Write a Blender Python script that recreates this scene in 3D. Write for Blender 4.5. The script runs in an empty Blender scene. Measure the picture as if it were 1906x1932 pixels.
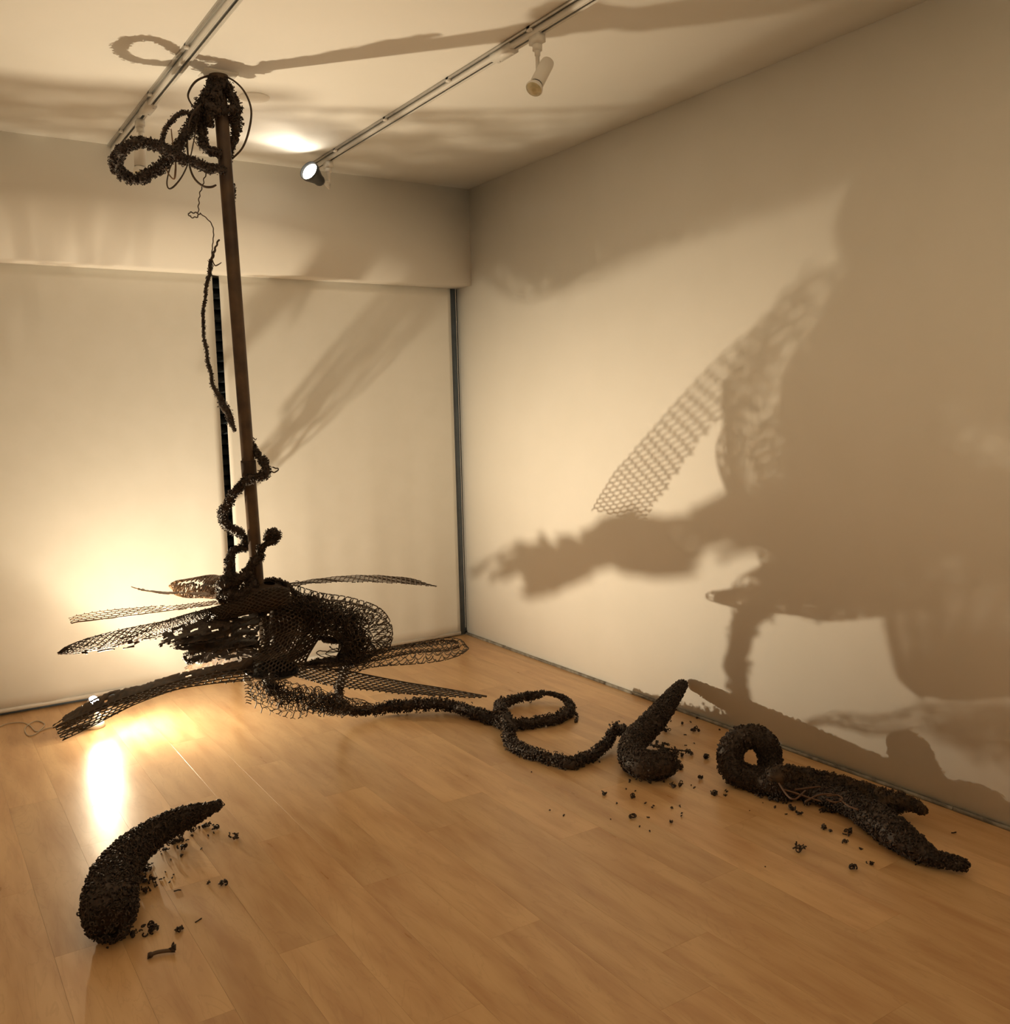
import bpy, math, random
import numpy as np
from mathutils import Matrix, Vector
rng = np.random.default_rng(7)
random.seed(7)
S = bpy.context.scene
COL = S.collection
PI = math.pi
H = 3.0                      # ceiling height; floor corner of the two walls is the origin

# ------------------------------------------------------------------ camera
F = np.array([0.54151199, 0.83377987, -0.10759133])
R = np.array([0.8368812, -0.54679728, -0.02534923])
U = np.array([0.07996633, 0.07631425, 0.99387198])
C = np.array([-3.2749, -5.5885, 1.5563])
FPX = 1763.08
cd = bpy.data.cameras.new('camera'); cam = bpy.data.objects.new('camera', cd); COL.objects.link(cam)
cd.sensor_fit = 'HORIZONTAL'; cd.sensor_width = 36; cd.lens = FPX * 36 / 1906
cam.matrix_world = Matrix(((R[0], U[0], -F[0], C[0]), (R[1], U[1], -F[1], C[1]), (R[2], U[2], -F[2], C[2]), (0, 0, 0, 1)))
S.camera = cam
# ------------------------------------------------------------------ world, exposure, lights
w = bpy.data.worlds.new('night'); S.world = w; w.use_nodes = True
w.node_tree.nodes['Background'].inputs[0].default_value = (0.05, 0.06, 0.08, 1)
w.node_tree.nodes['Background'].inputs[1].default_value = 0.3
S.view_settings.view_transform = 'Standard'; S.view_settings.look = 'None'
S.view_settings.exposure = 0.0; S.view_settings.gamma = 1
S.view_settings.use_curve_mapping = False
S.cycles.max_bounces = 16; S.cycles.diffuse_bounces = 12

def P0(x, y, D): return C + (F + R * (x - 953) / FPX - U * (y - 966) / FPX) * D
BULB = np.array([-2.512, -0.612, 0.178])      # bulb of the floor lamp
AXIS = np.array([0.62, -0.48, 0.64]); AXIS /= np.linalg.norm(AXIS)
def light(kind, name, loc, power, color, radius):
    l = bpy.data.lights.new(name, kind); l.energy = power; l.color = color; l.shadow_soft_size = radius
    o = bpy.data.objects.new(name, l); o.location = loc; COL.objects.link(o); return o
LAMP_COL = (1.0, 0.815, 0.55)
fl_ = light('POINT', 'floor_lamp_light', BULB, 255, LAMP_COL, 0.011)
fl_.rotation_euler = Vector(AXIS).to_track_quat('Z', 'Y').to_euler()
# reflector bulb: output per angle from its axis (an IES-style profile)
fl_.data.use_nodes = True; nt = fl_.data.node_tree; em = nt.nodes['Emission']
tcn = nt.nodes.new('ShaderNodeTexCoord'); sx = nt.nodes.new('ShaderNodeSeparateXYZ'); cr = nt.nodes.new('ShaderNodeFloatCurve')
mrn = nt.nodes.new('ShaderNodeMapRange'); mrn.inputs['From Min'].default_value = -1; mrn.inputs['From Max'].default_value = 1
nt.links.new(tcn.outputs['Normal'], sx.inputs[0]); nt.links.new(sx.outputs['Z'], mrn.inputs[0]); nt.links.new(mrn.outputs[0], cr.inputs['Value']); nt.links.new(cr.outputs[0], em.inputs['Strength'])
cm = cr.mapping.curves[0]; cm.points[0].location = (0, .03); cm.points[1].location = (1, 1)
for x_, y_ in ((.33, .03), (.42, .055), (.50, .12), (.58, .17), (.64, .22), (.72, .31), (.80, .50), (.90, .80)): cm.points.new(x_, y_)
cr.mapping.update()
SPOT_POS = P0(586, 325, 5.15)
SPOT_DIR = np.array([-0.70, -0.42, 0.30]); SPOT_DIR /= np.linalg.norm(SPOT_DIR)
sp = light('SPOT', 'track_light_beam', SPOT_POS + SPOT_DIR * 0.045, 4.5, (1.0, 0.86, 0.66), 0.035)
sp.data.spot_size = math.radians(76); sp.data.spot_blend = 0.9
# added fill lights without fixtures, behind the camera, bounced off the wall opposite
for gx in (-3.3, -1.3):
    gl = light('SPOT', 'added_fill_light', (gx, -5.0, 2.7), 215, (1.0, 0.78, 0.50), 0.12)
    gl.data.spot_size = math.radians(80); gl.data.spot_blend = 1; gl.rotation_euler = Vector((0, -1, -.20)).to_track_quat('-Z', 'Y').to_euler()
sp.rotation_euler = Vector(SPOT_DIR).to_track_quat('-Z', 'Y').to_euler()

# ------------------------------------------------------------------ helpers: places read off the photograph
def ray(x, y): return F + R * (x - 953) / FPX - U * (y - 966) / FPX
def P(x, y, D): return C + ray(x, y) * D                       # D metres in front of the camera plane
def Z(x, y, z):                                                # at height z
    d = ray(x, y); return C + d * (z - C[2]) / d[2]
def Y(x, y, v):
    d = ray(x, y); return C + d * (v - C[1]) / d[1]

def spline(pts, n):
    """Catmull-Rom through the rows of pts (any width), n samples evenly spaced by length."""
    p = np.array(pts, float)
    if len(p) == 2: p = np.array([p[0], p[0] * .667 + p[1] * .333, p[0] * .333 + p[1] * .667, p[1]])
    q = np.vstack([2 * p[0] - p[1], p, 2 * p[-1] - p[-2]])
    out = []
    for i in range(1, len(q) - 2):
        t = np.linspace(0, 1, 12, endpoint=False)[:, None]
        a, b, c, d = q[i - 1], q[i], q[i + 1], q[i + 2]
        out.append(.5 * (2 * b + (c - a) * t + (2 * a - 5 * b + 4 * c - d) * t ** 2 + (3 * b - a - 3 * c + d) * t ** 3))
    o = np.vstack(out + [p[-1:]])
    s = np.concatenate([[0], np.cumsum(np.linalg.norm(np.diff(o[:, :3], axis=0), axis=1))])
    u = np.linspace(0, s[-1], n)
    return np.stack([np.interp(u, s, o[:, k]) for k in range(o.shape[1])], 1)
def plen(p): return float(np.linalg.norm(np.diff(p[:, :3], axis=0), axis=1).sum())

class MB:
    """collects geometry as numpy arrays and links it as ONE mesh object"""
    def __init__(s): s.v = []; s.q = []; s.t = []; s.n = 0
    def add(s, v, q=None, t=None):
        v = np.asarray(v, float).reshape(-1, 3)
        if q is not None and len(q): s.q.append(np.asarray(q, int).reshape(-1, 4) + s.n)
        if t is not None and len(t): s.t.append(np.asarray(t, int).reshape(-1, 3) + s.n)
        s.v.append(v); s.n += len(v)
    def box(s, c, size, ax=None):
        ax = np.eye(3) if ax is None else np.asarray(ax, float)
        k = np.array([(x, y, z) for x in (-.5, .5) for y in (-.5, .5) for z in (-.5, .5)]) * size
        s.add(np.asarray(c) + k @ ax, [(0, 1, 3, 2), (4, 6, 7, 5), (0, 4, 5, 1), (2, 3, 7, 6), (0, 2, 6, 4), (1, 5, 7, 3)])
    def tube(s, p, r, sides=8, cap=True, lump=0.0):
        p = np.asarray(p, float); n = len(p); r = np.broadcast_to(np.asarray(r, float), (n,))
        T = np.gradient(p, axis=0); T /= np.linalg.norm(T, axis=1)[:, None] + 1e-12
        a = np.cross(T[0], (0.31, .2, .93)); a /= np.linalg.norm(a); fr = []
        for i in range(n):
            a = a - T[i] * (a @ T[i]); a /= np.linalg.norm(a) + 1e-12; fr.append((a, np.cross(T[i], a)))
        A = np.array([f[0] for f in fr]); B = np.array([f[1] for f in fr])
        th = np.arange(sides) * 2 * PI / sides
        rr = r[:, None] * (1 + lump * rng.standard_normal((n, sides)))
        v = p[:, None] + rr[..., None] * (A[:, None] * np.cos(th)[None, :, None] + B[:, None] * np.sin(th)[None, :, None])
        i, j = np.meshgrid(np.arange(n - 1), np.arange(sides), indexing='ij'); k = (j + 1) % sides
        q = np.stack([i * sides + j, i * sides + k, (i + 1) * sides + k, (i + 1) * sides + j], -1).reshape(-1, 4)
        v = v.reshape(-1, 3); t = []
        if cap:
            m = len(v); v = np.vstack([v, p[0], p[-1]])
            for j in range(sides):
                t.append((m, (j + 1) % sides, j)); t.append((m + 1, (n - 1) * sides + j, (n - 1) * sides + (j + 1) % sides))
        s.add(v, q, t); return A, B
    def lathe(s, prof, base, axis=(0, 0, 1), sides=24):
        ax = np.asarray(axis, float); ax /= np.linalg.norm(ax)
        a = np.cross(ax, (1, 0, 0) if abs(ax[0]) < .9 else (0, 1, 0)); a /= np.linalg.norm(a); b = np.cross(ax, a)
        th = np.arange(sides) * 2 * PI / sides
        v = np.array([[np.asarray(base) + ax * h + r * (a * math.cos(x) + b * math.sin(x)) for x in th] for r, h in prof]).reshape(-1, 3)
        q = [(i * sides + j, i * sides + (j + 1) % sides, (i + 1) * sides + (j + 1) % sides, (i + 1) * sides + j) for i in range(len(prof) - 1) for j in range(sides)]
        s.add(v, q)
    def wires(s, polys, r, flat=1.0):
        """polylines as square wires; polys: list of (k,3)"""
        a = np.vstack([p[:-1] for p in polys]); b = np.vstack([p[1:] for p in polys])
        rr = np.concatenate([np.full(len(p) - 1, r if np.isscalar(r) else r[i]) for i, p in enumerate(polys)])[:, None]
        d = b - a; L = np.linalg.norm(d, axis=1)[:, None] + 1e-9; d = d / L
        a = a - d * rr * .6; b = b + d * rr * .6
        up = np.where(np.abs(d[:, 2:3]) > .9, np.array([[1., 0, 0]]), np.array([[0, 0, 1.]]))
        x = np.cross(d, up); x /= np.linalg.norm(x, axis=1)[:, None]; y = np.cross(x, d)
        x, y = (x + y) * .707 * rr, (x - y) * .707 * rr * flat
        v = np.stack([a + x, a + y, a - x, a - y, b + x, b + y, b - x, b - y], 1)
        f = np.array([(0, 1, 5, 4), (1, 2, 6, 5), (2, 3, 7, 6), (3, 0, 4, 7)])
        s.add(v, (np.arange(len(a))[:, None, None] * 8 + f[None]).reshape(-1, 4))
    def scatter(s, tmpl, pos, rot, scale):
        v, q, t = tmpl; n = len(pos); scale = np.asarray(scale)
        sc = scale[:, None, None] if scale.ndim == 1 else scale[:, None, :]
        vv = np.einsum('nij,nkj->nki', rot, v[None] * sc) + pos[:, None]
        off = (np.arange(n) * len(v))[:, None, None]
        s.add(vv, (q[None] + off).reshape(-1, 4) if len(q) else None, (t[None] + off).reshape(-1, 3) if len(t) else None)
    def build(s, name, mat, parent=None, smooth=True):
        v = np.vstack(s.v); q = np.vstack(s.q) if s.q else np.zeros((0, 4), int); t = np.vstack(s.t) if s.t else np.zeros((0, 3), int)
        me = bpy.data.meshes.new(name)
        me.vertices.add(len(v)); me.vertices.foreach_set('co', v.ravel())
        loops = np.concatenate([q.ravel(), t.ravel()]); me.loops.add(len(loops)); me.loops.foreach_set('vertex_index', loops)
        st = np.concatenate([np.arange(len(q)) * 4, len(q) * 4 + np.arange(len(t)) * 3])
        me.polygons.add(len(st)); me.polygons.foreach_set('loop_start', st)
        me.update(calc_edges=True); me.validate()
        if smooth: me.polygons.foreach_set('use_smooth', np.ones(len(me.polygons), bool))
        me.materials.append(mat)
        o = bpy.data.objects.new(name, me); COL.objects.link(o)
        if parent is not None:
            o.parent = parent
            if parent.type == 'EMPTY' or True: o.matrix_parent_inverse = Matrix.Translation(parent.location).inverted() if parent.parent is None else Matrix.Identity(4)
            if parent.parent is not None: o.matrix_parent_inverse = Matrix.Identity(4)
        return o
def thing(name, loc, label, cat, group=None):
    o = bpy.data.objects.new(name, None); o.location = loc; o.empty_display_size = .05; COL.objects.link(o)
    return tag(o, label, cat, group)
def tag(o, label=None, cat=None, group=None, kind=None):
    if label: o['label'] = label
    if cat: o['category'] = cat
    if group: o['group'] = group
    if kind: o['kind'] = kind
    return o

# ------------------------------------------------------------------ materials
def mat(name, col, rough=.6, metal=0, col2=None, scale=20, bump=0, emit=None, strength=0, spec=.5, coat=0, detail=4):
    m = bpy.data.materials.new(name); m.use_nodes = True; nt = m.node_tree; b = nt.nodes['Principled BSDF']
    b.inputs['Base Color'].default_value = (*col, 1); b.inputs['Roughness'].default_value = rough
    b.inputs['Metallic'].default_value = metal; b.inputs['Specular IOR Level'].default_value = spec
    b.inputs['Coat Weight'].default_value = coat
    tc = nt.nodes.new('ShaderNodeTexCoord'); nz = nt.nodes.new('ShaderNodeTexNoise')
    nz.inputs['Scale'].default_value = scale; nz.inputs['Detail'].default_value = detail
    nt.links.new(tc.outputs['Object'], nz.inputs['Vector'])
    cr = nt.nodes.new('ShaderNodeValToRGB'); c2 = col2 or tuple(x * .9 for x in col)
    cr.color_ramp.elements[0].position = .35; cr.color_ramp.elements[0].color = (*c2, 1)
    cr.color_ramp.elements[1].position = .65; cr.color_ramp.elements[1].color = (*col, 1)
    nt.links.new(nz.outputs['Fac'], cr.inputs['Fac']); nt.links.new(cr.outputs['Color'], b.inputs['Base Color'])
    if bump:
        bp = nt.nodes.new('ShaderNodeBump'); bp.inputs['Strength'].default_value = bump; bp.inputs['Distance'].default_value = .01
        nt.links.new(nz.outputs['Fac'], bp.inputs['Height']); nt.links.new(bp.outputs['Normal'], b.inputs['Normal'])
    if emit: b.inputs['Emission Color'].default_value = (*emit, 1); b.inputs['Emission Strength'].default_value = strength
    return m
M_wall = mat('wall_paint', (.87, .85, .81), .75, col2=(.85, .83, .785), scale=3, bump=.02, spec=.25)
M_ceil = mat('ceiling_paint', (.88, .865, .83), .8, col2=(.865, .85, .81), scale=3, spec=.2)
M_blind = mat('blind_fabric', (.79, .785, .755), .8, col2=(.77, .765, .73), scale=8, spec=.2)
M_curl = mat('dark_crocheted_fibre', (.060, .036, .023), .6, col2=(.012, .007, .005), scale=110, spec=.4)
M_curl2 = mat('brown_fibre', (.075, .042, .020), .65, spec=.4, col2=(.020, .012, .008), scale=40)
M_net = mat('brown_netting', (.060, .034, .016), .5, col2=(.035, .020, .011), scale=30)
M_net2 = mat('tan_lamplit_netting', (.22, .125, .06), .5, col2=(.13, .07, .035), scale=30)  # netting in a brighter tan, the floor lamp's glow put into its colour
M_pole = mat('rusted_iron', (.11, .064, .033), .5, col2=(.045, .025, .015), scale=9, bump=.15, metal=.2, detail=8)
M_drum = mat('brown_enamel', (.05, .029, .016), .7, spec=.3, col2=(.035, .02, .013), scale=12)
M_black = mat('black_plastic', (.012, .012, .014), .25)
M_white = mat('white_enamel', (.75, .73, .69), .4, col2=(.72, .70, .66), scale=5)
M_metal = mat('track_aluminium', (.55, .53, .49), .35, metal=.6)
M_slot = mat('track_slot_grey', (.20, .19, .17), .5)
M_chrome = mat('chrome', (.8, .8, .8), .15, metal=1)
M_gold = mat('lamp_lens_glass', (.62, .55, .36), .15, col2=(.45, .40, .25), scale=50, spec=.8, bump=.3)
M_head = mat('backlit_dark_lamp_shell', (.035, .038, .042), .4)  # dark colour stands in for the shell's backlit shade beside the glaring lens
M_bulb = mat('glowing_bulb', (1, .9, .7), .3, emit=(1.0, .86, .62), strength=120)
M_lens = mat('glowing_lamp_lens', (1, .9, .7), .3, emit=(1.0, .90, .72), strength=30)
M_frame = mat('blue_grey_window_frame', (.16, .20, .25), .45, col2=(.13, .165, .21), scale=15)
M_slat = mat('charcoal_shutter_slat', (.06, .075, .09), .4)
M_trim = mat('grey_floor_trim', (.30, .28, .24), .6, col2=(.14, .12, .10), scale=25)
M_sub = mat('dark_subfloor', (.08, .05, .03), .9)
M_cord = mat('cream_cord', (.55, .48, .38), .5)
M_glass = mat('night_window_glass', (.01, .012, .016), .05)

def floor_mat():
    m = bpy.data.materials.new('maple_plank'); m.use_nodes = True; nt = m.node_tree; b = nt.nodes['Principled BSDF']
    N = nt.nodes.new; Lk = nt.links.new
    tc = N('ShaderNodeTexCoord'); oi = N('ShaderNodeObjectInfo')
    off = N('ShaderNodeVectorMath'); off.operation = 'MULTIPLY_ADD'
    off.inputs[1].default_value = (1, 1, 1)
    cmb = N('ShaderNodeCombineXYZ'); mu = N('ShaderNodeMath'); mu.operation = 'MULTIPLY'; mu.inputs[1].default_value = 37
    Lk(oi.outputs['Random'], mu.inputs[0]); Lk(mu.outputs[0], cmb.inputs[0]); Lk(mu.outputs[0], cmb.inputs[2])
    Lk(tc.outputs['Object'], off.inputs[0]); Lk(cmb.outputs[0], off.inputs[2])
    mp = N('ShaderNodeMapping'); mp.inputs['Scale'].default_value = (7, 1.1, 1); Lk(off.outputs[0], mp.inputs[0])
    n1 = N('ShaderNodeTexNoise'); n1.inputs['Scale'].default_value = 1.6; n1.inputs['Detail'].default_value = 6; n1.inputs['Distortion'].default_value = .8; Lk(mp.outputs[0], n1.inputs[0])
    wv = N('ShaderNodeMath'); wv.operation = 'MULTIPLY'; wv.inputs[1].default_value = 60; Lk(n1.outputs['Fac'], wv.inputs[0])
    sn = N('ShaderNodeMath'); sn.operation = 'SINE'; Lk(wv.outputs[0], sn.inputs[0])
    n2 = N('ShaderNodeTexNoise'); n2.inputs['Scale'].default_value = 2.2; n2.inputs['Detail'].default_value = 3; Lk(mp.outputs[0], n2.inputs[0])
    r1 = N('ShaderNodeValToRGB'); r1.color_ramp.elements[0].color = (.50, .285, .130, 1); r1.color_ramp.elements[1].color = (.64, .415, .210, 1)
    r1.color_ramp.elements[0].position = .3; r1.color_ramp.elements[1].position = .62
    Lk(n2.outputs['Fac'], r1.inputs[0])
    mr = N('ShaderNodeMapRange'); mr.inputs['From Min'].default_value = .75; mr.inputs['From Max'].default_value = 1; mr.inputs['To Max'].default_value = .17; Lk(sn.outputs[0], mr.inputs[0])
    mx = N('ShaderNodeMix'); mx.data_type = 'RGBA'; Lk(mr.outputs[0], mx.inputs[0]); Lk(r1.outputs[0], mx.inputs[6]); mx.inputs[7].default_value = (.36, .19, .09, 1)
    hv = N('ShaderNodeHueSaturation'); mv = N('ShaderNodeMapRange'); mv.inputs['To Min'].default_value = .90; mv.inputs['To Max'].default_value = 1.07
    Lk(oi.outputs['Random'], mv.inputs[0]); Lk(mv.outputs[0], hv.inputs['Value']); Lk(mx.outputs[2], hv.inputs['Color']); Lk(hv.outputs[0], b.inputs['Base Color'])
    b.inputs['Roughness'].default_value = .30; b.inputs['Specular IOR Level'].default_value = .5
    rr = N('ShaderNodeMapRange'); rr.inputs['To Min'].default_value = .24; rr.inputs['To Max'].default_value = .36; Lk(n2.outputs['Fac'], rr.inputs[0]); Lk(rr.outputs[0], b.inputs['Roughness'])
    return m
M_floor = floor_mat()

# ------------------------------------------------------------------ the setting
XL, YB = -4.2, -6.3          # far left wall, wall behind the camera
SB, SD = 2.384, .209         # soffit underside height, soffit depth
def slab(name, lo, hi, m, kind='structure', parent=None):
    b = MB(); lo = np.array(lo, float); hi = np.array(hi, float); b.box((lo + hi) / 2, hi - lo)
    o = b.build(name, m, parent, smooth=False)
    if kind: o['kind'] = kind
    return o
fl = slab('floor', (XL, YB, -.12), (.12, .14, -.016), M_sub)
slab('ceiling', (XL - .12, YB - .12, H), (.12, .3, H + .12), M_ceil)
slab('wall_right', (0, YB, -.02), (.12, .3, H), M_wall)
slab('wall_left', (XL - .12, YB, -.02), (XL, .3, H), M_wall)
slab('wall_front', (XL - .12, YB - .12, -.02), (.12, YB, H), M_wall)
slab('wall_back', (XL, .14, SB), (0, .3, H), M_wall)
slab('wall_soffit', (XL, -SD, SB), (0, .14, H), M_wall)
# planks: full ones share one mesh, cut ones get their own
PW, PLN, X0 = .182, 1.276, -1.546
def plank_mesh(L, W=PW):
    g = .0002; c = .0001; me = bpy.data.meshes.new('plank')
    x, y = W / 2 - g, L / 2 - g
    v = [(sx * x, sy * y, -.016) for sx, sy in ((-1, -1), (1, -1), (1, 1), (-1, 1))] + [(sx * x, sy * y, -c) for sx, sy in ((-1, -1), (1, -1), (1, 1), (-1, 1))] + [(sx * (x - c), sy * (y - c), 0) for sx, sy in ((-1, -1), (1, -1), (1, 1), (-1, 1))]
    f = [(8, 9, 10, 11)] + [(4 + i, 4 + (i + 1) % 4, 8 + (i + 1) % 4, 8 + i) for i in range(4)] + [(i, (i + 1) % 4, 4 + (i + 1) % 4, 4 + i) for i in range(4)]
    me.from_pydata(v, [], f); me.materials.append(M_floor); return me
full = plank_mesh(PLN)
k0 = math.ceil((-.0 - X0) / PW)
offs = [0, .42, .83, .21, .64, .05, .5, .92, .33, .73, .15]
for k in range(-16, k0):
    xa, xb = X0 + k * PW, min(X0 + (k + 1) * PW, -.004)
    if xb - xa < .02 or xa < XL: continue
    y = -3.695 - (0 if k == 0 else offs[k % 11] * PLN)
    while y > YB: y -= PLN
    while y < .135:
        ya, yb = max(y, YB), min(y + PLN, .13)
        if yb - ya > .03:
            me = full if (yb - ya > PLN - 1e-4 and xb - xa > PW - 1e-4) else plank_mesh(yb - ya, xb - xa)
            o = bpy.data.objects.new('plank', me); o.location = ((xa + xb) / 2, (ya + yb) / 2, 0); COL.objects.link(o); o.parent = fl
        y += PLN
# grey strip at the foot of the right wall
b = MB()
for i in range(14):
    ya = -i * .52; wv = .002 * rng.random()
    b.box((-.006 - wv / 2, ya - .26, .006), (.012 + wv, .516, .012 + .004 * rng.random()))
b.build('baseboard_right', M_trim, smooth=False)['kind'] = 'structure'
# window behind the blinds: frame, dark glass, shutter slats
wx0, wx1 = XL, 0
wd = slab('window_1', (XL, .10, 0), (0, .12, SB), M_glass)
for xa, xb in ((-.052, -.002), (-1.70, -1.672), (XL, XL + .05)):
    slab('window_frame', (xa, -.012 if xa > -.1 else .055, .0), (xb, .10, SB), M_frame, kind=None, parent=wd)
slab('window_frame', (XL, .05, 0), (0, .10, .045), M_frame, kind=None, parent=wd)
for i in range(38):
    b = MB(); z = .07 + i * .0615; a = math.radians(62)
    ax = np.array([(1, 0, 0), (0, math.cos(a), math.sin(a)), (0, -math.sin(a), math.cos(a))])
    b.box((-1.62, .075, z), (.30, .058, .004), ax); b.build('slat', M_slat, wd, smooth=False)
slab('window_sill', (XL, -.005, 0), (-.002, .10, .012), M_frame, kind=None, parent=wd)

def blind(x0, x1, zb, label):
    t = thing('roller_blind', ((x0 + x1) / 2, -.03, zb), label, 'blind', 'roller blinds over the window')
    nx, nz = 60, 40; X, Zz = np.meshgrid(np.linspace(x0, x1, nx), np.linspace(zb + .02, SB, nz), indexing='ij')
    s = (SB - Zz) / SB
    y = -.030 + .004 * np.sin(X * 5.1 + .6) * s + .003 * np.sin(X * 13 + 2 * s) * s + .002 * np.sin(X * 29) * s ** 2
    for th in (0, .0012): pass
    v = np.stack([X, y, Zz], -1).reshape(-1, 3); i, j = np.meshgrid(np.arange(nx - 1), np.arange(nz - 1), indexing='ij')
    q = np.stack([i * nz + j, (i + 1) * nz + j, (i + 1) * nz + j + 1, i * nz + j + 1], -1).reshape(-1, 4)
    b = MB(); b.add(v, q); o = b.build('fabric', M_blind, t); md = o.modifiers.new('thick', 'SOLIDIFY'); md.thickness = .0012
    b = MB(); b.box(((x0 + x1) / 2, -.030, zb + .011), (x1 - x0, .010, .022)); b.build('bottom_bar', M_white, t, smooth=False)
    return t
blind(-4.16, -1.652, .018, 'wide off-white roller blind left of the dark gap in the window')
blind(-1.612, -.060, .010, 'off-white roller blind between the dark gap and the room corner')
# bead chain in the corner
t = thing('bead_chain', (-.012, -.035, .1), 'fine beaded blind chain hanging in the room corner', 'chain')
b = MB(); n = 300; zz = np.linspace(.06, SB - .005, n)
ico = np.array([(0, 0, 1), (1, 0, 0), (0, 1, 0), (-1, 0, 0), (0, -1, 0), (0, 0, -1)], float)
icot = np.array([(0, 1, 2), (0, 2, 3), (0, 3, 4), (0, 4, 1), (5, 2, 1), (5, 3, 2), (5, 4, 3), (5, 1, 4)])
b.scatter((ico, np.zeros((0, 4), int), icot), np.stack([np.full(n, -.022), np.full(n, -.036), zz], 1), np.repeat(np.eye(3)[None], n, 0), np.full(n, .0032))
o = b.build('bead_strand', M_white, t); o['kind'] = 'stuff'
b = MB(); b.tube([(-.022, -.036, .05), (-.022, -.036, SB)], .0009, 4); b.build('cord', M_white, t)
# ceiling rose
b = MB(); c = Z(480, 183, H); b.lathe([(.0, -.004), (.058, -.004), (.066, -.002), (.068, .0), (.068, .004)], (c[0], c[1], H - .004), sides=40)
tag(b.build('ceiling_cover', M_ceil), 'round white cover plate on the ceiling right of the pole', 'cover plate')

# ------------------------------------------------------------------ track lighting
def track(x, y1, y0, label, joints):
    t = thing('light_track', (x, y1, H), label, 'light track', 'ceiling light tracks')
    L = y1 - y0; ym = (y1 + y0) / 2
    b = MB(); b.box((x, ym, H - .004), (.036, L, .008)); b.box((x - .015, ym, H - .017), (.006, L, .026)); b.box((x + .015, ym, H - .017), (.006, L, .026))
    b.box((x - .009, ym, H - .0285), (.006, L, .003)); b.box((x + .009, ym, H - .0285), (.006, L, .003)); b.build('channel', M_white, t, smooth=False)
    b = MB(); b.box((x, ym, H - .014), (.012, L - .01, .012)); b.build('slot', M_slot, t, smooth=False)
    b = MB(); b.box((x - .030, ym, H - .005), (.010, L, .010)); b.build('side_rail', M_metal, t, smooth=False)
    b = MB(); b.box((x, y1 + .005, H - .016), (.042, .014, .034)); b.build('end_cap', M_white, t, smooth=False)
    yy = y1 - .35
    while yy > y0:
        b = MB(); b.box((x - .027, yy, H - .009), (.016, .022, .018)); b.build('clip', M_white, t, smooth=False); yy -= .62
    for j in joints:
        b = MB(); b.box((x, j, H - .020), (.046, .14, .032))
        for k in (-.05, .05): b.box((x + .012, j + k, H - .037), (.006, .006, .003))
        b.build('joiner', M_white, t, smooth=False)
    return t
TX1, TX2 = -2.176, -1.108
track(TX1, -.17, -6.0, 'white lighting track nearer the pole top, left on the ceiling', [-.98])
track(TX2, -.34, -6.0, 'white lighting track carrying the lit lamp, right on the ceiling', [-2.33])
def rotz_dir(d): d = np.asarray(d, float); return d / np.linalg.norm(d)
def spot_lamp(x, y, d, label, lit=False, drop=.085, side=(0, 0), flare=1.0):
    t = thing('track_spotlight', (x, y, H - .03), label, 'spotlight', 'spotlights on the ceiling tracks')
    d = rotz_dir(d)
    b = MB(); b.box((x, y, H - .045), (.034, .062, .034)); b.lathe([(.0, 0), (.019, 0), (.019, .02), (.012, .026)], (x, y, H - .086), sides=16); b.build('adapter', M_white, t, smooth=False)
    b = MB(); b.lathe([(.008, 0), (.008, drop - .03), (.011, drop - .03), (.011, drop)], (x, y, H - .075 - drop), sides=12); b.build('stem', M_white, t)
    piv = np.array([x, y, H - .075 - drop])
    a = np.cross(d, (0, 0, 1.)); a /= np.linalg.norm(a)
    off = a * .030 * (1 if side[0] >= 0 else -1)
    ax = np.stack([a, d, np.cross(a, d)])
    b = MB(); b.box(piv + off * .2 + d * .010 - np.array([0, 0, .012]), (.010, .052, .030), ax); b.build('bracket', M_white, t, smooth=False)
    cc = piv + off + d * .012
    if lit:
        c0 = SPOT_POS - d * .10
        b = MB(); b.lathe([(.0, 0), (.024, 0), (.030, .012), (.032, .035), (.050, .085), (.056, .100), (.056, .118), (.052, .118), (.046, .088), (.0, .060)], c0, d, 28); b.build('barrel', M_head, t)
        b = MB(); b.tube([piv, c0 + d * .03], .010, 8); b.build('knuckle', M_white, t)
        b = MB(); b.lathe([(.046, .0), (.046, .004), (.03, .010), (.0, .013)], SPOT_POS + d * .0, d, 28); b.build('lens', M_lens, t)
    else:
        b = MB(); c0 = cc - d * .055
        b.lathe([(.0, -.004), (.018, -.003), (.025, .004), (.0265, .014), (.0265, .132), (.024, .132), (.024, .110), (.0, .105)], c0, d, 24); b.build('barrel', M_white, t)
        b = MB(); b.lathe([(.016, .120), (.022, .136), (.026, .137)], c0, d, 24); b.build('collar', M_black, t)
        bb = MB(); bb.lathe([(.022, .132), (.031, .146), (.0335, .156), (.031, .160)], c0, d, 24); bu = bb.build('bulb', M_white, t)
        b = MB(); b.lathe([(.031, .1595), (.024, .167), (.012, .171), (.0, .172)], c0, d, 24); b.build('lens', M_gold, bu)
    return t
spot_lamp(TX1, -.80, (-.04, .02, -1), 'white unlit cylinder spotlight on the track end behind the rope loops', side=(-1, 0))
spot_lamp(TX2, -2.56, (-.55, -.20, -.74), 'white unlit cylinder spotlight on the right track with amber lens', side=(-1, 0))
spot_lamp(TX2, -.52, SPOT_DIR, 'dark glowing spotlight at the far end of the right track', lit=True, drop=.07)

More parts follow.
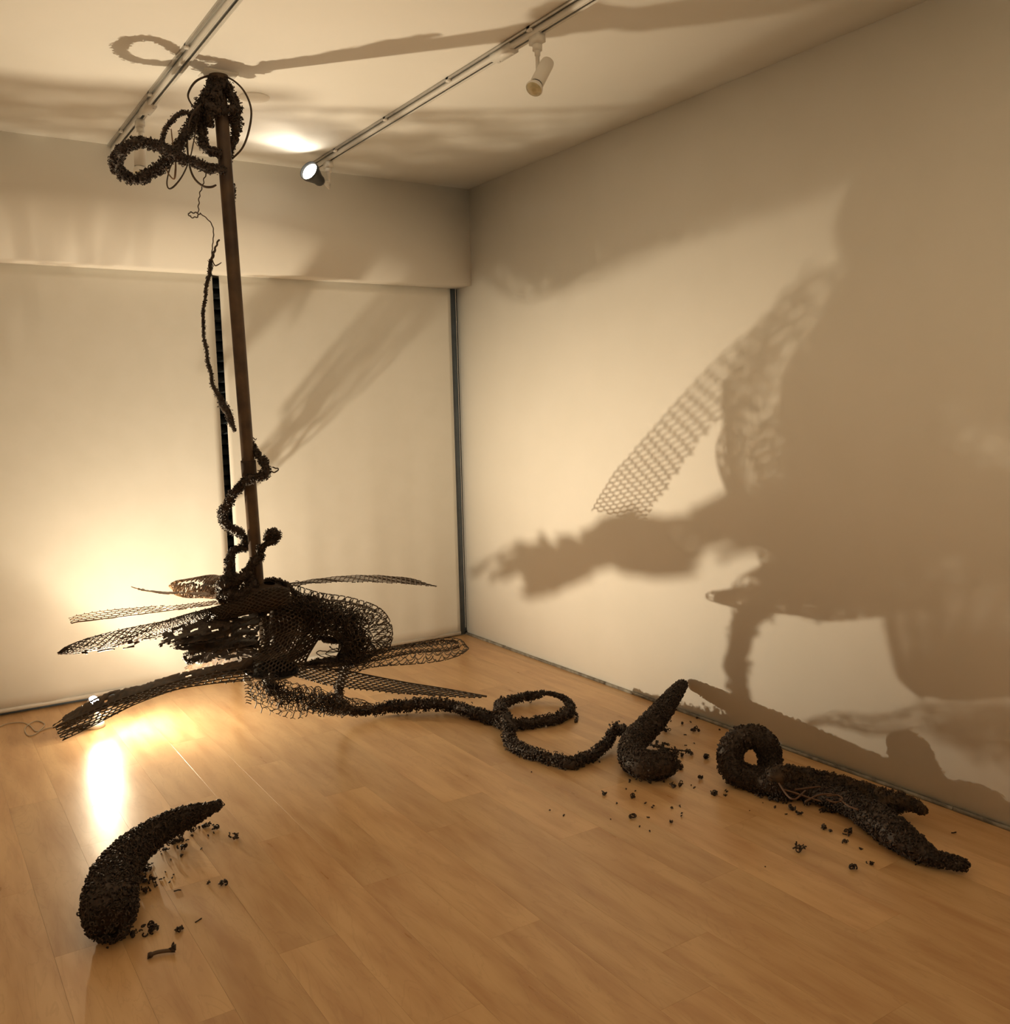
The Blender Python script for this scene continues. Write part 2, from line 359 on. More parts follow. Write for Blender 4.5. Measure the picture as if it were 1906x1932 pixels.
# ------------------------------------------------------------------ floor lamp and its cord
bx = Z(180, 1372, 0)
t = thing('floor_lamp', (bx[0], bx[1], 0), 'small white floor lamp with bare glowing bulb beside the blind', 'lamp')
b = MB(); b.lathe([(.0, 0), (.043, 0), (.046, .006), (.046, .020), (.042, .028), (.034, .031), (.0, .032)], (bx[0], bx[1], .0005), sides=32); b.build('base', M_white, t)
b = MB(); b.lathe([(.031, .0), (.030, .05), (.026, .058), (.0, .06)], (bx[0], bx[1], .030), sides=24); b.build('stand', M_white, t)
sk0 = np.array([bx[0], bx[1], .088]); d = BULB - sk0; L = np.linalg.norm(d); d = d / L
b = MB(); b.tube([sk0 - d * .01, sk0 + d * .03], .010, 12); b.build('joint', M_white, t)
b = MB(); c0 = BULB - AXIS * .088
b.lathe([(.0, 0), (.014, 0), (.018, .006), (.022, .034), (.028, .050), (.026, .050), (.020, .036), (.0, .034)], c0, AXIS, 24); b.build('socket', M_white, t)
b = MB(); b.lathe([(.018, .0), (.024, .012), (.025, .018), (.022, .028), (.012, .036), (.0, .038)], BULB - AXIS * .053, AXIS, 20)
b.build('bulb', M_bulb, t)
b = MB(); p = spline([tuple(bx + np.array([-.043, -.01, .012])), tuple(bx + np.array([-.06, -.015, .006])), tuple(bx + np.array([-.075, -.012, .004]))], 8); b.tube(p, .004, 6); b.build('plug', M_black, t)
b = MB(); cp = [Z(x, y, .004) for x, y in ((153, 1374), (125, 1370), (95, 1373), (78, 1378), (60, 1388), (50, 1385), (47, 1375), (55, 1366), (70, 1360), (84, 1366), (78, 1375), (68, 1380), (55, 1368), (40, 1363), (15, 1365), (-10, 1372), (-60, 1368))]
b.tube(spline(cp, 140), .0028, 6); tag(b.build('lamp_cord', M_cord), 'thin cream cord looping over the floor left of the lamp', 'cord')

# ------------------------------------------------------------------ curl templates
def rand_rot(n):
    q = rng.standard_normal((n, 4)); q /= np.linalg.norm(q, axis=1)[:, None]; a, b_, c, d = q.T
    return np.stack([1 - 2 * (c * c + d * d), 2 * (b_ * c - a * d), 2 * (b_ * d + a * c), 2 * (b_ * c + a * d), 1 - 2 * (b_ * b_ + d * d), 2 * (c * d - a * b_), 2 * (b_ * d - a * c), 2 * (c * d + a * b_), 1 - 2 * (b_ * b_ + c * c)], 1).reshape(-1, 3, 3)
def curl_t(arc=4.4, segs=6, wr=.36, rise=.5):
    m = MB(); t = np.linspace(0, arc, segs); m.tube(np.stack([np.cos(t), np.sin(t), rise * t / arc], 1) - (0, 0, rise / 2), wr, 4, cap=False)
    return np.vstack(m.v), np.vstack(m.q), np.zeros((0, 3), int)
def lump_t():
    v = ico.copy(); v = v * np.array([1, .8, .7]) + rng.standard_normal(v.shape) * .15
    return v, np.zeros((0, 4), int), icot
CURLS = [curl_t(), curl_t(3.0, 5, .34, .9), curl_t(5.4, 7, .3, .3), curl_t(2.0, 4, .4, 0)]
LUMP = lump_t()
def fuzz(b, pts, rad, n, size, spread=.18, mix=.3, drop=0):
    """curls and lumps all over a tube; pts (k,3), rad (k,)"""
    k = len(pts); s = rng.random(n) * (k - 1); i = s.astype(int); f = (s - i)[:, None]; i2 = np.minimum(i + 1, k - 1)
    c = pts[i] * (1 - f) + pts[i2] * f; r = rad[i] * (1 - f[:, 0]) + rad[i2] * f[:, 0]
    T = pts[i2] - pts[i]; T /= np.linalg.norm(T, axis=1)[:, None] + 1e-9
    g = rng.standard_normal((n, 3)); g -= T * (g * T).sum(1)[:, None]; g /= np.linalg.norm(g, axis=1)[:, None]
    pos = c + g * (r * (.92 + spread * np.abs(rng.standard_normal(n))))[:, None]
    rot = rand_rot(n); sc = size * (.6 + .7 * rng.random(n)); kind = rng.random(n)
    sel = kind < mix
    b.scatter(LUMP, pos[sel], rot[sel], sc[sel] * 1.05)
    for m in range(4):
        q = (kind >= mix + (1 - mix) * m / 4) & (kind < mix + (1 - mix) * (m + 1) / 4)
        if q.any(): b.scatter(CURLS[m], pos[q], rot[q], sc[q] * .8)
def rope(pts, rads, dens=1.0, size=.0055, core=.86, spread=.16, mix=.4, step=.006, wob=.15):
    """fuzzy rope through world points -> MB;  dens = curls per cm2 of surface"""
    a = np.hstack([np.array(pts, float), np.array(rads, float)[:, None]]); L = plen(spline(a, 60))
    n = max(8, int(L / step)); s = spline(a, n); p, r = s[:, :3], np.maximum(s[:, 3], .0015)
    b = MB(); ph = rng.random(3) * 9
    p = p + (np.stack([np.sin(np.arange(n) * .35 + ph[0]), np.sin(np.arange(n) * .41 + ph[1]), np.sin(np.arange(n) * .29 + ph[2])], 1)) * (r * wob)[:, None]
    rr = r * (1 + .14 * np.sin(np.arange(n) * .9 + ph[0]) * np.sin(np.arange(n) * .37))
    b.tube(p, rr * core, 10, lump=.08)
    fuzz(b, p, rr, int(L * 2 * PI * float(r.mean()) * 1e4 * dens), size, spread, mix)
    return b

# ------------------------------------------------------------------ hanging sculpture
def pD(y): return 3.952 + (y - 140) * (4.345 - 3.952) / 950        # distance of the pole at picture height y
top = Z(412, 140, H); bot = P(486, 1098, 4.345)
sc = thing('hanging_sculpture', tuple(top), 'dark brown sculpture of netting and ropes hanging on a rusty ceiling pole', 'sculpture')
pp = lambda s: top + (bot - top) * s
b = MB(); pts = np.array([pp(s) for s in np.linspace(0, 1.06, 30)]); b.tube(pts, .029, 24); b.build('pole', M_pole, sc)
ct = P(462, 868, pD(868)); cb = P(466, 897, pD(897)); ax_ = (bot - top) / np.linalg.norm(bot - top)
s0 = (ct - top) @ ax_
b = MB(); b.lathe([(.029, 0), (.0335, .001), (.034, .010), (.034, .066), (.0335, .074), (.029, .075)], top + ax_ * s0, ax_, 24); tag(b.build('coupling', M_drum, sc), 'dark pipe coupling ring low on the pole')
b = MB(); b.box(top + np.array([0, 0, -.003]), (.14, .11, .006)); b.build('ceiling_plate', M_ceil, sc, smooth=False)
b = MB(); b.lathe([(.040, 0), (.038, -.02), (.030, -.04)], top + (0, 0, -.006), sides=20); b.build('ceiling_socket', M_pole, sc)

def px(pts, dD=0.0, mid=None):
    """(x, y[, r_px][, dD]) rows -> world points & radii around the pole depth"""
    o = []; rr = []
    for q in pts:
        D = pD(q[1]) + dD + (q[3] if len(q) > 3 else 0); o.append(P(q[0], q[1], D)); rr.append(q[2] * D / FPX)
    return o, rr
def vine(pts, dD=0, name='rope_coil', m=M_curl, **k):
    o, r = px(pts, dD); return rope(o, r, **k).build(name, m, sc)
# ropes knotted round the pole top
vine([(425, 322, 7, -.03), (400, 318, 8, -.07), (372, 309, 8, -.11), (345, 300, 9, -.14), (318, 285, 9, -.18), (290, 272, 9, -.27), (258, 269, 9, -.31), (232, 282, 10, -.29), (219, 303, 10, -.24), (226, 326, 10, -.16), (250, 337, 10, -.11), (280, 330, 10, -.09), (305, 312, 10, -.09), (325, 290, 10, -.12), (345, 262, 10, -.10), (361, 236, 10, -.07), (372, 212, 10, -.05), (385, 188, 11, -.04), (400, 170, 12, -.04)], dens=1.3, size=.0062)
vine([(396, 160, 10.7, -.03), (412, 158, 11.5, -.04), (428, 168, 10.7, -.02), (441, 190, 9.0, 0), (447, 212, 9.0, .02), (446, 238, 9.0, .03), (440, 262, 7.4, .04), (434, 282, 6.6, .04), (431, 300, 3.3, .03)], dens=1.1, size=.0068)
vine([(402, 172, 9.8, .04), (390, 200, 9.8, .02), (382, 228, 9.8, -.02), (380, 255, 9.0, -.05), (388, 276, 8.2, -.06), (402, 288, 7.4, -.05), (418, 292, 5.7, -.04)], dens=1.1, size=.0068)
vine([(386, 190, 8.2, -.06), (404, 205, 9.8, -.07), (424, 206, 8.2, -.05), (442, 204, 6.6, -.02), (440, 222, 4.9, .0), (428, 230, 4.1, .02)], dens=1.1, size=.0068)
vine([(404, 150, 9.8, -.05), (410, 172, 11.5, -.06), (406, 196, 11.5, -.06), (398, 222, 9.0, -.06), (394, 240, 5.7, -.05)], dens=1.1, size=.0068)
vine([(306, 272, 3, -.12), (308, 255, 4, -.12), (318, 234, 4.5, -.11), (333, 219, 4.5, -.10), (350, 212, 4, -.09), (366, 218, 4, -.08)], dens=1.5, size=.0045)
vine([(437, 262, 3, .05), (437, 290, 3.5, .04), (433, 308, 3, .02), (434, 330, 3, .02), (439, 352, 4, .02), (439, 375, 4.5, .02), (437, 387, 2, .02)], dens=1.5, size=.0045)
# smooth wires and creepers in the same knot
def wire(pts, dD=0, name='wire', curl=0.0, m=M_net, freq=1.0, sides=6):
    o, r = px(pts, dD); r = [q * .85 for q in r]; a = spline(np.hstack([o, np.array(r)[:, None]]), max(24, int(plen(spline(np.array(o), 30)) / .004)))
    p = a[:, :3].copy(); n = len(p)
    if curl:
        k = np.arange(n) * freq; T = np.gradient(p, axis=0); T /= np.linalg.norm(T, axis=1)[:, None]
        A = np.cross(T, (.3, .8, .1)); A /= np.linalg.norm(A, axis=1)[:, None]; B = np.cross(T, A)
        p = p + (A * np.cos(k)[:, None] + B * np.sin(k)[:, None]) * curl
    b = MB(); b.tube(p, a[:, 3], sides); return b.build(name, m, sc)
wire([(438, 300, 2.2, .02), (458, 278, 2.4, .02), (470, 245, 2.6, .02), (474, 208, 2.4, .01), (463, 176, 2.2, 0), (442, 153, 2, -.02), (415, 141.5, 2, -.03), (390, 144, 2.2, -.04), (368, 155, 2.6, -.05), (355, 178, 2.4, -.06), (361, 196, 2, -.06), (372, 207, 2, -.06)])
wire([(380, 195, 2.0, -.10), (362, 218, 2.4, -.10), (354, 250, 2.6, -.10), (354, 285, 2.4, -.10), (359, 318, 2.4, -.09), (368, 338, 2.6, -.08), (383, 351, 2.8, -.06), (398, 353, 2.8, -.04), (408, 349, 2, -.03)])
wire([(371, 240, 1.2, -.11), (365, 270, 1.4, -.11), (358, 300, 1.4, -.11), (345, 330, 1.6, -.12), (330, 350, 2, -.12), (319, 356, 1.8, -.12), (315, 344, 1.6, -.12), (320, 320, 1.4, -.12), (327, 305, 1.4, -.12)])
wire([(323, 243, 1.2, -.12), (325, 262, 1.6, -.12), (331, 300, 1.8, -.13), (331, 325, 2.4, -.13), (328, 338, 1.8, -.13), (318, 328, 1.6, -.13), (313, 316, 1.2, -.13)], m=M_net2)
wire([(360, 226, 1.0, -.08), (358, 240, 1.0, -.08), (366, 243, 1.0, -.08), (372, 232, 1, -.08)])
wire([(372, 240, 1.2, -.08), (352, 256, 1.6, -.09), (345, 262, 1.2, -.09)])
wire([(356, 240, .7, -.08), (362, 258, .7, -.08), (373, 276, .7, -.08)])
wire([(393, 321, 1.5, -.02), (386, 335, 1.3, -.02), (383, 348, 1.2, -.02), (377, 366, 1.2, -.02), (375, 385, 1.2, -.02), (374, 402, 1.2, -.02)], curl=.0022, freq=.9)
wire([(374, 402, 1.4, -.02), (364, 401, 1.4, -.02), (356, 402, 1.4, -.02), (360, 409, 1.4, -.03), (370, 410, 1.4, -.03), (377, 404, 1.4, -.02)], curl=.003, freq=1.3)
wire([(377, 402, 1.2, -.02), (390, 412, 1.2, -.02), (400, 424, 1.3, -.02), (403, 440, 1.2, -.02), (401, 465, 1.2, -.02), (399, 488, 1.3, -.02)], curl=.0009, freq=.9)
wire([(440, 383, 1.2, .02), (440, 398, 1.2, .02), (437, 412, 1.2, .01)])
wire([(413, 452, 2, -.03), (408, 464, 2.2, -.04), (403, 478, 3, -.04), (399, 492, 3, -.03)], curl=.002, freq=1)
wire([(401, 492, 1.2, -.03), (406, 501, 1.6, -.04), (414, 498, 1.2, -.04), (418, 495, .8, -.04)])
# creeper down the left side and round the lower pole
vine([(399, 490, 3.5, -.02), (396, 508, 4, -.02), (392, 530, 3.6, -.01), (387, 560, 2.6, 0), (384, 590, 3, 0), (384, 620, 2.6, 0), (387, 650, 3, 0), (392, 676, 3.4, 0), (397, 705, 3.6, 0), (404, 730, 4.2, -.01), (414, 750, 6, -.01), (424, 768, 8, -.02), (432, 786, 7.5, -.03), (441, 806, 4, -.04), (444, 815, 2, -.04)], name='creeper', dens=1.4, size=.0042, wob=.25)
wire([(390, 530, 1.4), (384, 585, 1.2), (381, 590, 1.2), (383, 600, 1.2)], name='creeper_tendril', curl=.003)
vine([(474, 832, 4, 0), (480, 845, 6, .0), (488, 862, 7, -.01), (499, 874, 7.5, -.03), (504, 886, 8, -.04), (494, 897, 9, -.06), (478, 903, 8.5, -.07), (461, 910, 8, -.07), (446, 925, 8, -.06), (433, 945, 8, -.04), (422, 964, 8, -.01), (420, 982, 8, .02), (436, 996, 8.5, .04), (452, 1006, 8, .04), (463, 1018, 7, .03), (466, 1032, 7, .03), (449, 1036, 6.5, .0), (437, 1046, 7, -.03), (432, 1064, 8, -.04), (433, 1085, 9, -.04), (440, 1098, 10, -.03)], name='creeper', dens=1.5, size=.0052)
wire([(474, 834, 1.4), (477, 826, 1.3), (482, 830, 1.0), (484, 827, .8)], name='creeper_tendril')
wire([(503, 886, 1.6, -.04), (512, 890, 1.6, -.04), (522, 890, 1.5, -.04), (524, 884, 1.5, -.04), (514, 882, 1.4, -.04)], name='creeper_tendril', curl=.002)
vine([(503, 1020, 6, -.05), (504, 1009, 6.5, -.06), (513, 1003, 7, -.06), (522, 1005, 7, -.06), (523, 1014, 7, -.05), (513, 1022, 7, -.05), (500, 1027, 6.5, -.05), (490, 1038, 7, -.05), (494, 1050, 7, -.05), (482, 1058, 7.5, -.06), (470, 1072, 8, -.06), (462, 1085, 9, -.06), (450, 1098, 10, -.05), (436, 1100, 10, -.04)], name='creeper', dens=1.5, size=.0052)
vine([(446, 1086, 8, -.04), (432, 1098, 13, -.04), (420, 1106, 13, -.03), (425, 1120, 14, -.04), (448, 1122, 13, -.06), (470, 1112, 12, -.06), (478, 1098, 9, -.05), (462, 1086, 8, -.05)], name='fibre_knot', dens=1.6, size=.0055)
vine([(418, 1120, 7, -.03), (412, 1130, 5, -.04), (425, 1138, 5, -.05)], name='fibre_knot', m=M_curl2, dens=1.6, size=.005)
# hub
hc = P(506, 1112, 4.355)
tilt = np.array([.10, -.16, 1.0]); tilt /= np.linalg.norm(tilt)
b = MB(); b.lathe([(.030, .030), (.045, .022), (.075, .014), (.088, .022), (.098, .020), (.103, .006), (.098, -.012), (.080, -.030), (.060, -.05), (.05, -.08)], hc, tilt, 36); b.build('flange', M_drum, sc)
vine([(500, 1094, 2, .03), (515, 1093, 3, .06), (530, 1096, 4, .06), (543, 1105, 4, .04), (553, 1116, 5, .02), (560, 1124, 4, .02)], name='fibre_knot', dens=1.6, size=.005)
b = MB(); dc = P(530, 1152, 4.42); b.lathe([(.04, .02), (.052, 0), (.056, -.06), (.052, -.16), (.062, -.24), (.05, -.27), (0, -.28)], dc, (.05, -.05, 1), 28); b.build('drum', M_drum, sc)
b = MB(); p0 = P(490, 1160, 4.42); p1 = P(494, 1212, 4.42); b.tube([p0, p1], .011, 14); tag(b.build('inner_tube', M_white, sc), 'short white tube inside the torso')
b = MB(); rc = P(512, 1270, 4.26); b.lathe([(.0, .0), (.10, -.004), (.120, .010), (.124, .016), (.122, .020), (.10, .006), (.0, .010)], rc, (.06, -.10, 1), 40); tag(b.build('saucer', M_black, sc), 'shiny black saucer under the torso')
b = MB(); q0 = P(462, 1278, 4.24); q1 = P(478, 1296, 4.26); b.lathe([(.0, 0), (.012, .002), (.016, .012), (.010, .045), (.004, .058), (0, .06)], q0, q1 - q0, 16); tag(b.build('cap', M_white, sc), 'small glossy white cone below the torso')

# ---- sheets of netting
def surf(A, B, bulge=0, n=160):
    """two edges of (x, y, D) rows -> function (u 0..1, t 0..1) -> points, plus length and width profile"""
    a = spline([P(*q) for q in A], n); c = spline([P(*q) for q in B], n)
    Wd = np.linalg.norm(c - a, axis=1); L = (plen(a) + plen(c)) / 2
    T = np.gradient((a + c) / 2, axis=0); Nn = np.cross(T, c - a); Nn /= np.linalg.norm(Nn, axis=1)[:, None] + 1e-9
    if (Nn @ F).mean() > 0: Nn = -Nn
    s = np.linspace(0, 1, n)
    def f(u, t):
        u = np.clip(u, 0, 1); ia = np.stack([np.interp(u, s, a[:, k]) for k in range(3)], -1); ic = np.stack([np.interp(u, s, c[:, k]) for k in range(3)], -1)
        nn = np.stack([np.interp(u, s, Nn[:, k]) for k in range(3)], -1)
        p = ia + (ic - ia) * t[..., None] + nn * (bulge * 4 * t * (1 - t))[..., None]
        return p
    return f, L, (s, Wd)
def wobble(p, amp, fr=40):
    return p + amp * np.stack([np.sin(p[:, 1] * fr + p[:, 2] * fr * .7), np.sin(p[:, 2] * fr * 1.1 + p[:, 0] * fr), np.sin(p[:, 0] * fr * .9 + p[:, 1] * fr * .8)], 1)
def hexnet(A, B, du=.018, dv=.014, r=.0022, bulge=0, rim=True, clip=True, jit=.0006, flat=.55, miss=0.0, mb=None, phase=0.0, zig=.30):
    """honeycomb rows running along u; connectors that run over the far edge stay as teeth"""
    f, L, (s, Wd) = surf(A, B, bulge); nu = int(L / du * 2); wmax = Wd.max(); nv = max(2, int(wmax / dv))
    ui = (np.arange(nu + 1) + phase) / nu
    w = np.interp(ui, s, Wd); polys = []
    def node(i, d):
        t = d / (w[i] if clip else wmax); return ui[i], t
    def seg(i0, d0, i1, d1, k=1):
        u0, t0 = node(i0, d0); u1, t1 = node(i1, d1)
        if t0 > 1 and t1 > 1: return
        e = 1.0
        if t1 > 1: e = .65
        if t0 > 1: u0, t0, u1, t1 = u1, t1, u0, t0; e = .5
        if miss and rng.random() < miss: return
        u1 = u0 + (u1 - u0) * e; t1 = t0 + (t1 - t0) * e
        polys.append((u0, t0, u1, t1))
    for j in range(nv + 1):
        d = j * dv
        for i in range(nu):
            z0 = d + (zig * dv if (i + j) % 2 else 0); z1 = d + (zig * dv if (i + 1 + j) % 2 else 0)
            seg(i, z0, i + 1, z1)
        for i in range(nu + 1):
            if (i + j) % 2: seg(i, d + zig * dv, i, d + dv)
    a = np.array(polys); p0 = f(a[:, 0], a[:, 1]); p1 = f(a[:, 2], a[:, 3])
    p0 = wobble(p0, jit * 2); p1 = wobble(p1, jit * 2)
    mb = mb or MB(); mb.wires([np.stack([x, y]) for x, y in zip(p0, p1)], r, flat)
    if rim:
        u = np.linspace(0, 1, 120); mb.tube(f(u, np.zeros(120)), r * 1.25, 6)
    return mb
def lacenet(A, B, du=.030, rows=6, r=.0013, bulge=0, both=True, beads=True, mb=None, seed=0, hgt=1.35, amp=.004):
    """rows of overlapping scallops; wires carry small beads near the rim"""
    g = np.random.default_rng(seed); f, L, (s, Wd) = surf(A, B, bulge); mb = mb or MB(); polys = []; bp = []
    for j in range(rows + 1):
        t0 = j / rows; n = max(3, int(L / du * (1 + .25 * g.random()))); ph = .5 * (j % 2)
        for i in range(n):
            ua, ub = (i + ph + g.normal() * .08) / n, (i + 1 + ph + g.normal() * .08) / n
            if ub > 1.02: continue
            k = np.linspace(0, 1, 9); sgn = 1 if (t0 >= .5 or not both) else -1
            h = hgt / rows * (1 + .2 * g.normal())
            u = ua + (ub - ua) * k; t = t0 + sgn * h * np.sin(PI * k) ** .8
            t = np.clip(t, -.10, 1.10)
            p = wobble(f(u, t), amp, 22); polys.append(p)
            if beads and (j in (0, rows, rows - 1, 1)): bp.append(p[::1]); bp.append((p[1:] + p[:-1]) / 2)
    mb.wires(polys, r)
    if bp:
        q = np.vstack(bp); n = len(q); mb.scatter(LUMP, q, rand_rot(n), np.full(n, r * 1.9))
    return mb
def bark(A, B, name, m=M_net, nu=60, nv=10, hole=.25, bulge=0, seed=0, thick=.003, rag=.5, stretch=3.0, amp=.006):
    """torn sheet with holes that run lengthwise"""
    g = np.random.default_rng(seed); f, L, _ = surf(A, B, bulge)
    Ug, Tg = np.meshgrid(np.linspace(0, 1, nu + 1), np.linspace(0, 1, nv + 1), indexing='ij')
    p = wobble(f(Ug.ravel(), Tg.ravel()), amp, 45) + g.standard_normal((Ug.size, 3)) * .0012
    def noise(sx, sy):
        a = g.random((int(nu / sx) + 3, int(nv / sy) + 3)); x = np.arange(nu)[:, None] / sx; y = np.arange(nv)[None] / sy
        i, j = x.astype(int), y.astype(int); fx, fy = x - i, y - j
        return a[i, j] * (1 - fx) * (1 - fy) + a[i + 1, j] * fx * (1 - fy) + a[i, j + 1] * (1 - fx) * fy + a[i + 1, j + 1] * fx * fy
    nz = .6 * noise(stretch * 1.5, 1.5) + .4 * noise(stretch, 1)
    keep = nz > np.quantile(nz, hole)
    e = g.random((2, nu)); e[:] = (e[:, :] + np.roll(e, 1, 1) + np.roll(e, 2, 1)) / 3
    keep[:, 0] &= e[0] > rag * .8; keep[:, -1] &= e[1] > rag * .8
    end = (g.random(nv) * nu * .10).astype(int)
    for j in range(nv): keep[nu - end[j]:, j] = False
    i, j = np.nonzero(keep); q = np.stack([i * (nv + 1) + j, (i + 1) * (nv + 1) + j, (i + 1) * (nv + 1) + j + 1, i * (nv + 1) + j + 1], -1)
    b = MB(); b.add(p, q); o = b.build(name, m, sc); md = o.modifiers.new('thick', 'SOLIDIFY'); md.thickness = thick; md.offset = 0
    return o

# right fins, lower one with its row of teeth
hexnet([(545, 1101, 4.46), (600, 1092, 4.62), (660, 1086, 4.76), (720, 1086, 4.93), (776, 1091, 5.06)],
       [(548, 1107, 4.36), (600, 1100, 4.46), (660, 1098, 4.58), (740, 1100, 4.70), (826, 1107, 4.84)], du=.031, dv=.026, r=.0029, flat=.8, rim=False).build('net_fin', M_net, sc)
f_ = hexnet([(556, 1252, 4.42), (650, 1266, 4.36), (760, 1287, 4.28), (840, 1300, 4.22), (918, 1314, 4.14)],
       [(556, 1276, 4.22), (640, 1297, 4.17), (700, 1304, 4.12), (780, 1310, 4.08), (850, 1314, 4.08), (905, 1316, 4.11)], du=.031, dv=.025, r=.0040, flat=.9, zig=.35).build('net_fin', M_net, sc)
# lace leaf low on the right
lacenet([(590, 1256, 4.43), (660, 1243, 4.42), (700, 1232, 4.48), (760, 1219, 4.54), (830, 1208, 4.60), (866, 1210, 4.60), (885, 1221, 4.50)],
        [(590, 1262, 4.36), (660, 1268, 4.30), (700, 1258, 4.29), (760, 1250, 4.32), (830, 1243, 4.36), (868, 1234, 4.40), (885, 1223, 4.48)], du=.050, rows=6, r=.0019, seed=3, amp=.003).build('lace_leaf', M_net, sc)
mb = lacenet([(570, 1256, 4.42), (640, 1246, 4.42), (700, 1236, 4.50), (770, 1218, 4.56), (835, 1210, 4.60), (862, 1211, 4.58)],
        [(570, 1262, 4.40), (640, 1256, 4.36), (700, 1246, 4.42), (770, 1234, 4.48), (835, 1226, 4.50), (866, 1219, 4.54)], du=.026, rows=7, r=.0022, seed=5)
mb.build('lace_leaf', M_net, sc)
vine([(575, 1254, 3, .0), (600, 1249, 6, .0), (640, 1246, 7, .02), (672, 1246, 5, .04)], name='fibre_knot', dens=1.4, size=.0045)
# big domed lace leaf upper right
JA = [(548, 1112, 4.42), (600, 1130, 4.46), (655, 1137, 4.50), (700, 1152, 4.46), (727, 1176, 4.42), (733, 1200, 4.40), (722, 1223, 4.40), (690, 1243, 4.44), (662, 1252, 4.50)]
JB = [(560, 1172, 4.38), (595, 1184, 4.38), (625, 1190, 4.38), (645, 1195, 4.38), (655, 1203, 4.38), (658, 1212, 4.39), (655, 1222, 4.38), (648, 1232, 4.42), (640, 1242, 4.46)]
lacenet(JA, JB, du=.030, rows=9, r=.0021, bulge=.05, seed=11, hgt=1.8).build('lace_leaf', M_net, sc)
JA2 = [(x, y, D + .10) for x, y, D in JA]; JB2 = [(x - 8, y + 4, D + .06) for x, y, D in JB]
lacenet(JA2, JB2, du=.026, rows=8, r=.0020, bulge=-.05, seed=12, hgt=1.8).build('lace_leaf', M_net, sc)
JA3 = [(548, 1118, 4.42), (600, 1136, 4.44), (650, 1146, 4.44), (685, 1165, 4.38), (700, 1190, 4.36), (700, 1212, 4.38), (680, 1234, 4.42), (655, 1246, 4.46)]
hexnet(JA3, JB, du=.018, dv=.017, r=.0026, bulge=.07, rim=False, miss=.05, jit=.002).build('net_leaf', M_net, sc)
b = MB(); n = 620
tt = rng.random(n); cen = spline([P(560, 1135, 4.40), P(610, 1160, 4.39), P(655, 1172, 4.38), P(672, 1195, 4.38), P(672, 1218, 4.40), P(660, 1238, 4.44)], 100)[(tt * 99).astype(int)]
pos = cen + rng.standard_normal((n, 3)) * np.array([.034, .034, .026])
rr = curl_t(5.0, 9, .12, .4); b.scatter(rr, pos, rand_rot(n), .013 + .012 * rng.random(n)); b.build('wire_tangle', M_curl, sc)['kind'] = 'stuff'
for pts in ([(650, 1228, 1.2, .10), (625, 1230, 1.2, .08), (603, 1228, 1.2, .06), (598, 1233, 1.2, .06), (612, 1240, 1.2, .06), (640, 1244, 1.2, .08)], [(655, 1236, 1.2, .10), (630, 1238, 1.2, .08), (615, 1234, 1, .07), (625, 1226, 1, .08), (650, 1222, 1, .1)],
            [(714, 1214, 1.4, .03), (720, 1222, 1.4, .03), (723, 1232, 1.4, .03)], [(704, 1220, 1.2, .03), (711, 1228, 1.2, .03), (710, 1236, 1.2, .03)], [(604, 1198, 1, .08), (615, 1192, 1.2, .08), (630, 1194, 1, .08), (620, 1202, 1, .08), (606, 1200, 1, .08)]):
    wire(pts, name='lace_loop', curl=.0008)
vine([(600, 1203, 4, .08), (618, 1207, 6, .08), (640, 1208, 8, .10), (655, 1212, 8, .12)], name='fibre_knot', dens=1.2, size=.0045)
# torso netting
TA = [(486, 1128, 4.35), (490, 1160, 4.35), (495, 1198, 4.34), (483, 1232, 4.32), (460, 1253, 4.30), (458, 1276, 4.30)]
TB = [(600, 1124, 4.49), (612, 1160, 4.49), (610, 1192, 4.47), (596, 1212, 4.43), (577, 1246, 4.39), (576, 1270, 4.37)]
hexnet(TB, TA, du=.020, dv=.0165, r=.0042, bulge=.085, clip=False, rim=True, zig=.4).build('torso_net', M_net, sc)
bark([(488, 1130, 4.44), (492, 1160, 4.44), (497, 1198, 4.44), (486, 1232, 4.40), (466, 1253, 4.36), (466, 1274, 4.34)], [(592, 1126, 4.50), (596, 1160, 4.50), (590, 1188, 4.50), (570, 1210, 4.46), (552, 1240, 4.40), (556, 1268, 4.36)], 'torso_lining', M_net, nu=50, nv=24, hole=.05, seed=51, rag=.2, amp=.004)
hexnet([(x, y, D + .10) for x, y, D in TB], [(x + 6, y, D + .16) for x, y, D in TA], du=.018, dv=.015, r=.0034, bulge=-.04, clip=False, rim=False, phase=.5).build('torso_net', M_net, sc)
b = MB(); w0 = P(478, 1245, 4.25); w1 = P(462, 1262, 4.24); b.tube(spline([w0, (w0 + w1) / 2 + np.array([-.008, 0, 0]), w1, P(470, 1272, 4.24)], 14), [.010] * 3 + [.016] * 8 + [.012] * 3, 12); b.build('bent_strip', M_drum, sc)
